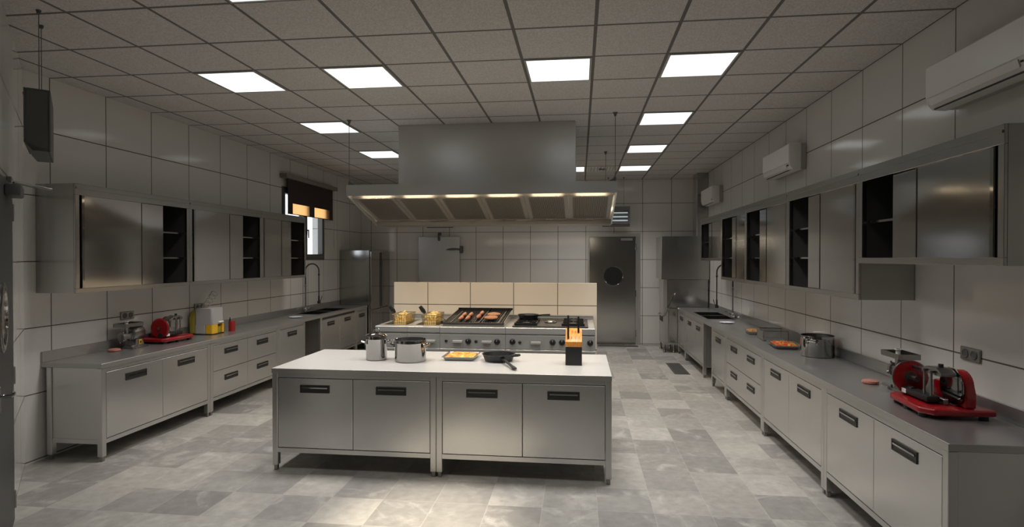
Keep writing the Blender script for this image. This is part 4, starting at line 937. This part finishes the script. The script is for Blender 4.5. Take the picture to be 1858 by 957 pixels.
gb = thing('wire_basket', 'empty rectangular steel mesh basket behind the pepper tray', 'basket', (2.26, 7.12, ZT+.001), -.08)
gw, gl, gh = .135, .16, .115
m = MB()
for z, r in ((.004, .004), (gh, .005)): m.tube([(-gw, -gl, z), (gw, -gl, z), (gw, gl, z), (-gw, gl, z)], r, 6, closed=True)
for sx in (-1, 1):
    for sy in (-1, 1): m.cyl((sx*gw, sy*gl, .004), (sx*gw, sy*gl, gh), .004, 6)
m.build('frame', M['polish'], gb)
m = MB()
for k in range(1, 22):
    u = -gw+2*gw*k/22
    for s in (-1, 1): m.cyl((u, s*gl, .004), (u, s*gl, gh), 0.0021, 4)
    m.cyl((u, -gl, .004), (u, gl, .004), 0.0021, 4)
for k in range(1, 26):
    u = -gl+2*gl*k/26
    for s in (-1, 1): m.cyl((s*gw, u, .004), (s*gw, u, gh), 0.0021, 4)
for k in range(1, 9):
    z = gh*k/9; m.tube([(-gw, -gl, z), (gw, -gl, z), (gw, gl, z), (-gw, gl, z)], 0.0021, 4, closed=True)
m.build('mesh_panel', M['wire'], gb)
# wall sockets
def socket(label, side, y0, z0):
    t = thing('wall_socket', label, 'socket', ((XL+.001) if side < 0 else (XR-.001), y0, z0), PI/2 if side < 0 else -PI/2, 'double wall sockets')
    MB().box(-.095, .095, -.012, 0, 0, .085, .004).build('plate', M['socket'], t)
    for x in (-.042, .042):
        MB().lathe([(.017, 0), (.030, 0), (.030, .003), (.026, .005), (.020, .002)], seg=24, mat=Matrix.Translation((x, -.012, .043)) @ Matrix.Rotation(PI/2, 4, 'X'), closed=True).lathe([(0, .0005), (.021, .0005), (.021, .0015), (0, .0015)], seg=20, mat=Matrix.Translation((x, -.012, .043)) @ Matrix.Rotation(PI/2, 4, 'X')).build('outlet', M['grey'], t)
socket('double wall socket above the left grinder', -1, 5.775, 1.19); socket('double wall socket behind the juicer', -1, 6.98, 1.185); socket('double wall socket above the right slicer', 1, 4.04, 1.195)
# floor drains
def drain(label, x, y, w_, l_, along):
    t = thing('floor_drain', label, 'floor drain', (x, y, 0), 0, 'floor drain grates'); m = MB(); k = .02
    m.box(-w_, w_, -l_, -l_+k, .0005, .006).box(-w_, w_, l_-k, l_, .0005, .006).box(-w_, -w_+k, -l_+k, l_-k, .0005, .006).box(w_-k, w_, -l_+k, l_-k, .0005, .006); m.build('frame', M['grate'], t)
    m = MB(); n = 9 if not along else 4; q = 22
    for i in range(q): u = -l_+k+(2*l_-2*k)*(i+.5)/q; (m.box(-w_+k, w_-k, u-.007, u+.007, .0012, .005) if not along else None)
    for i in range(n): u = -w_+k+(2*w_-2*k)*(i+.5)/n; (m.box(u-.006, u+.006, -l_+k, l_-k, .001, .0048) if not along else None)
    if along:
        for i in range(40): u = -w_+k+(2*w_-2*k)*(i+.5)/40; m.box(u-.006, u+.006, -l_+k, l_-k, .0012, .005)
    m.build('grid', M['grate'], t)
    MB().box(-w_+k, w_-k, -l_+k, l_-k, .0004, .0009).build('pit', M['dark'], t)
drain('square floor drain grate in the right aisle', 1.63, 9.94, .12, .49, False)
drain('long floor drain grate in front of the porthole door', .80, 12.36, .42, .10, True)
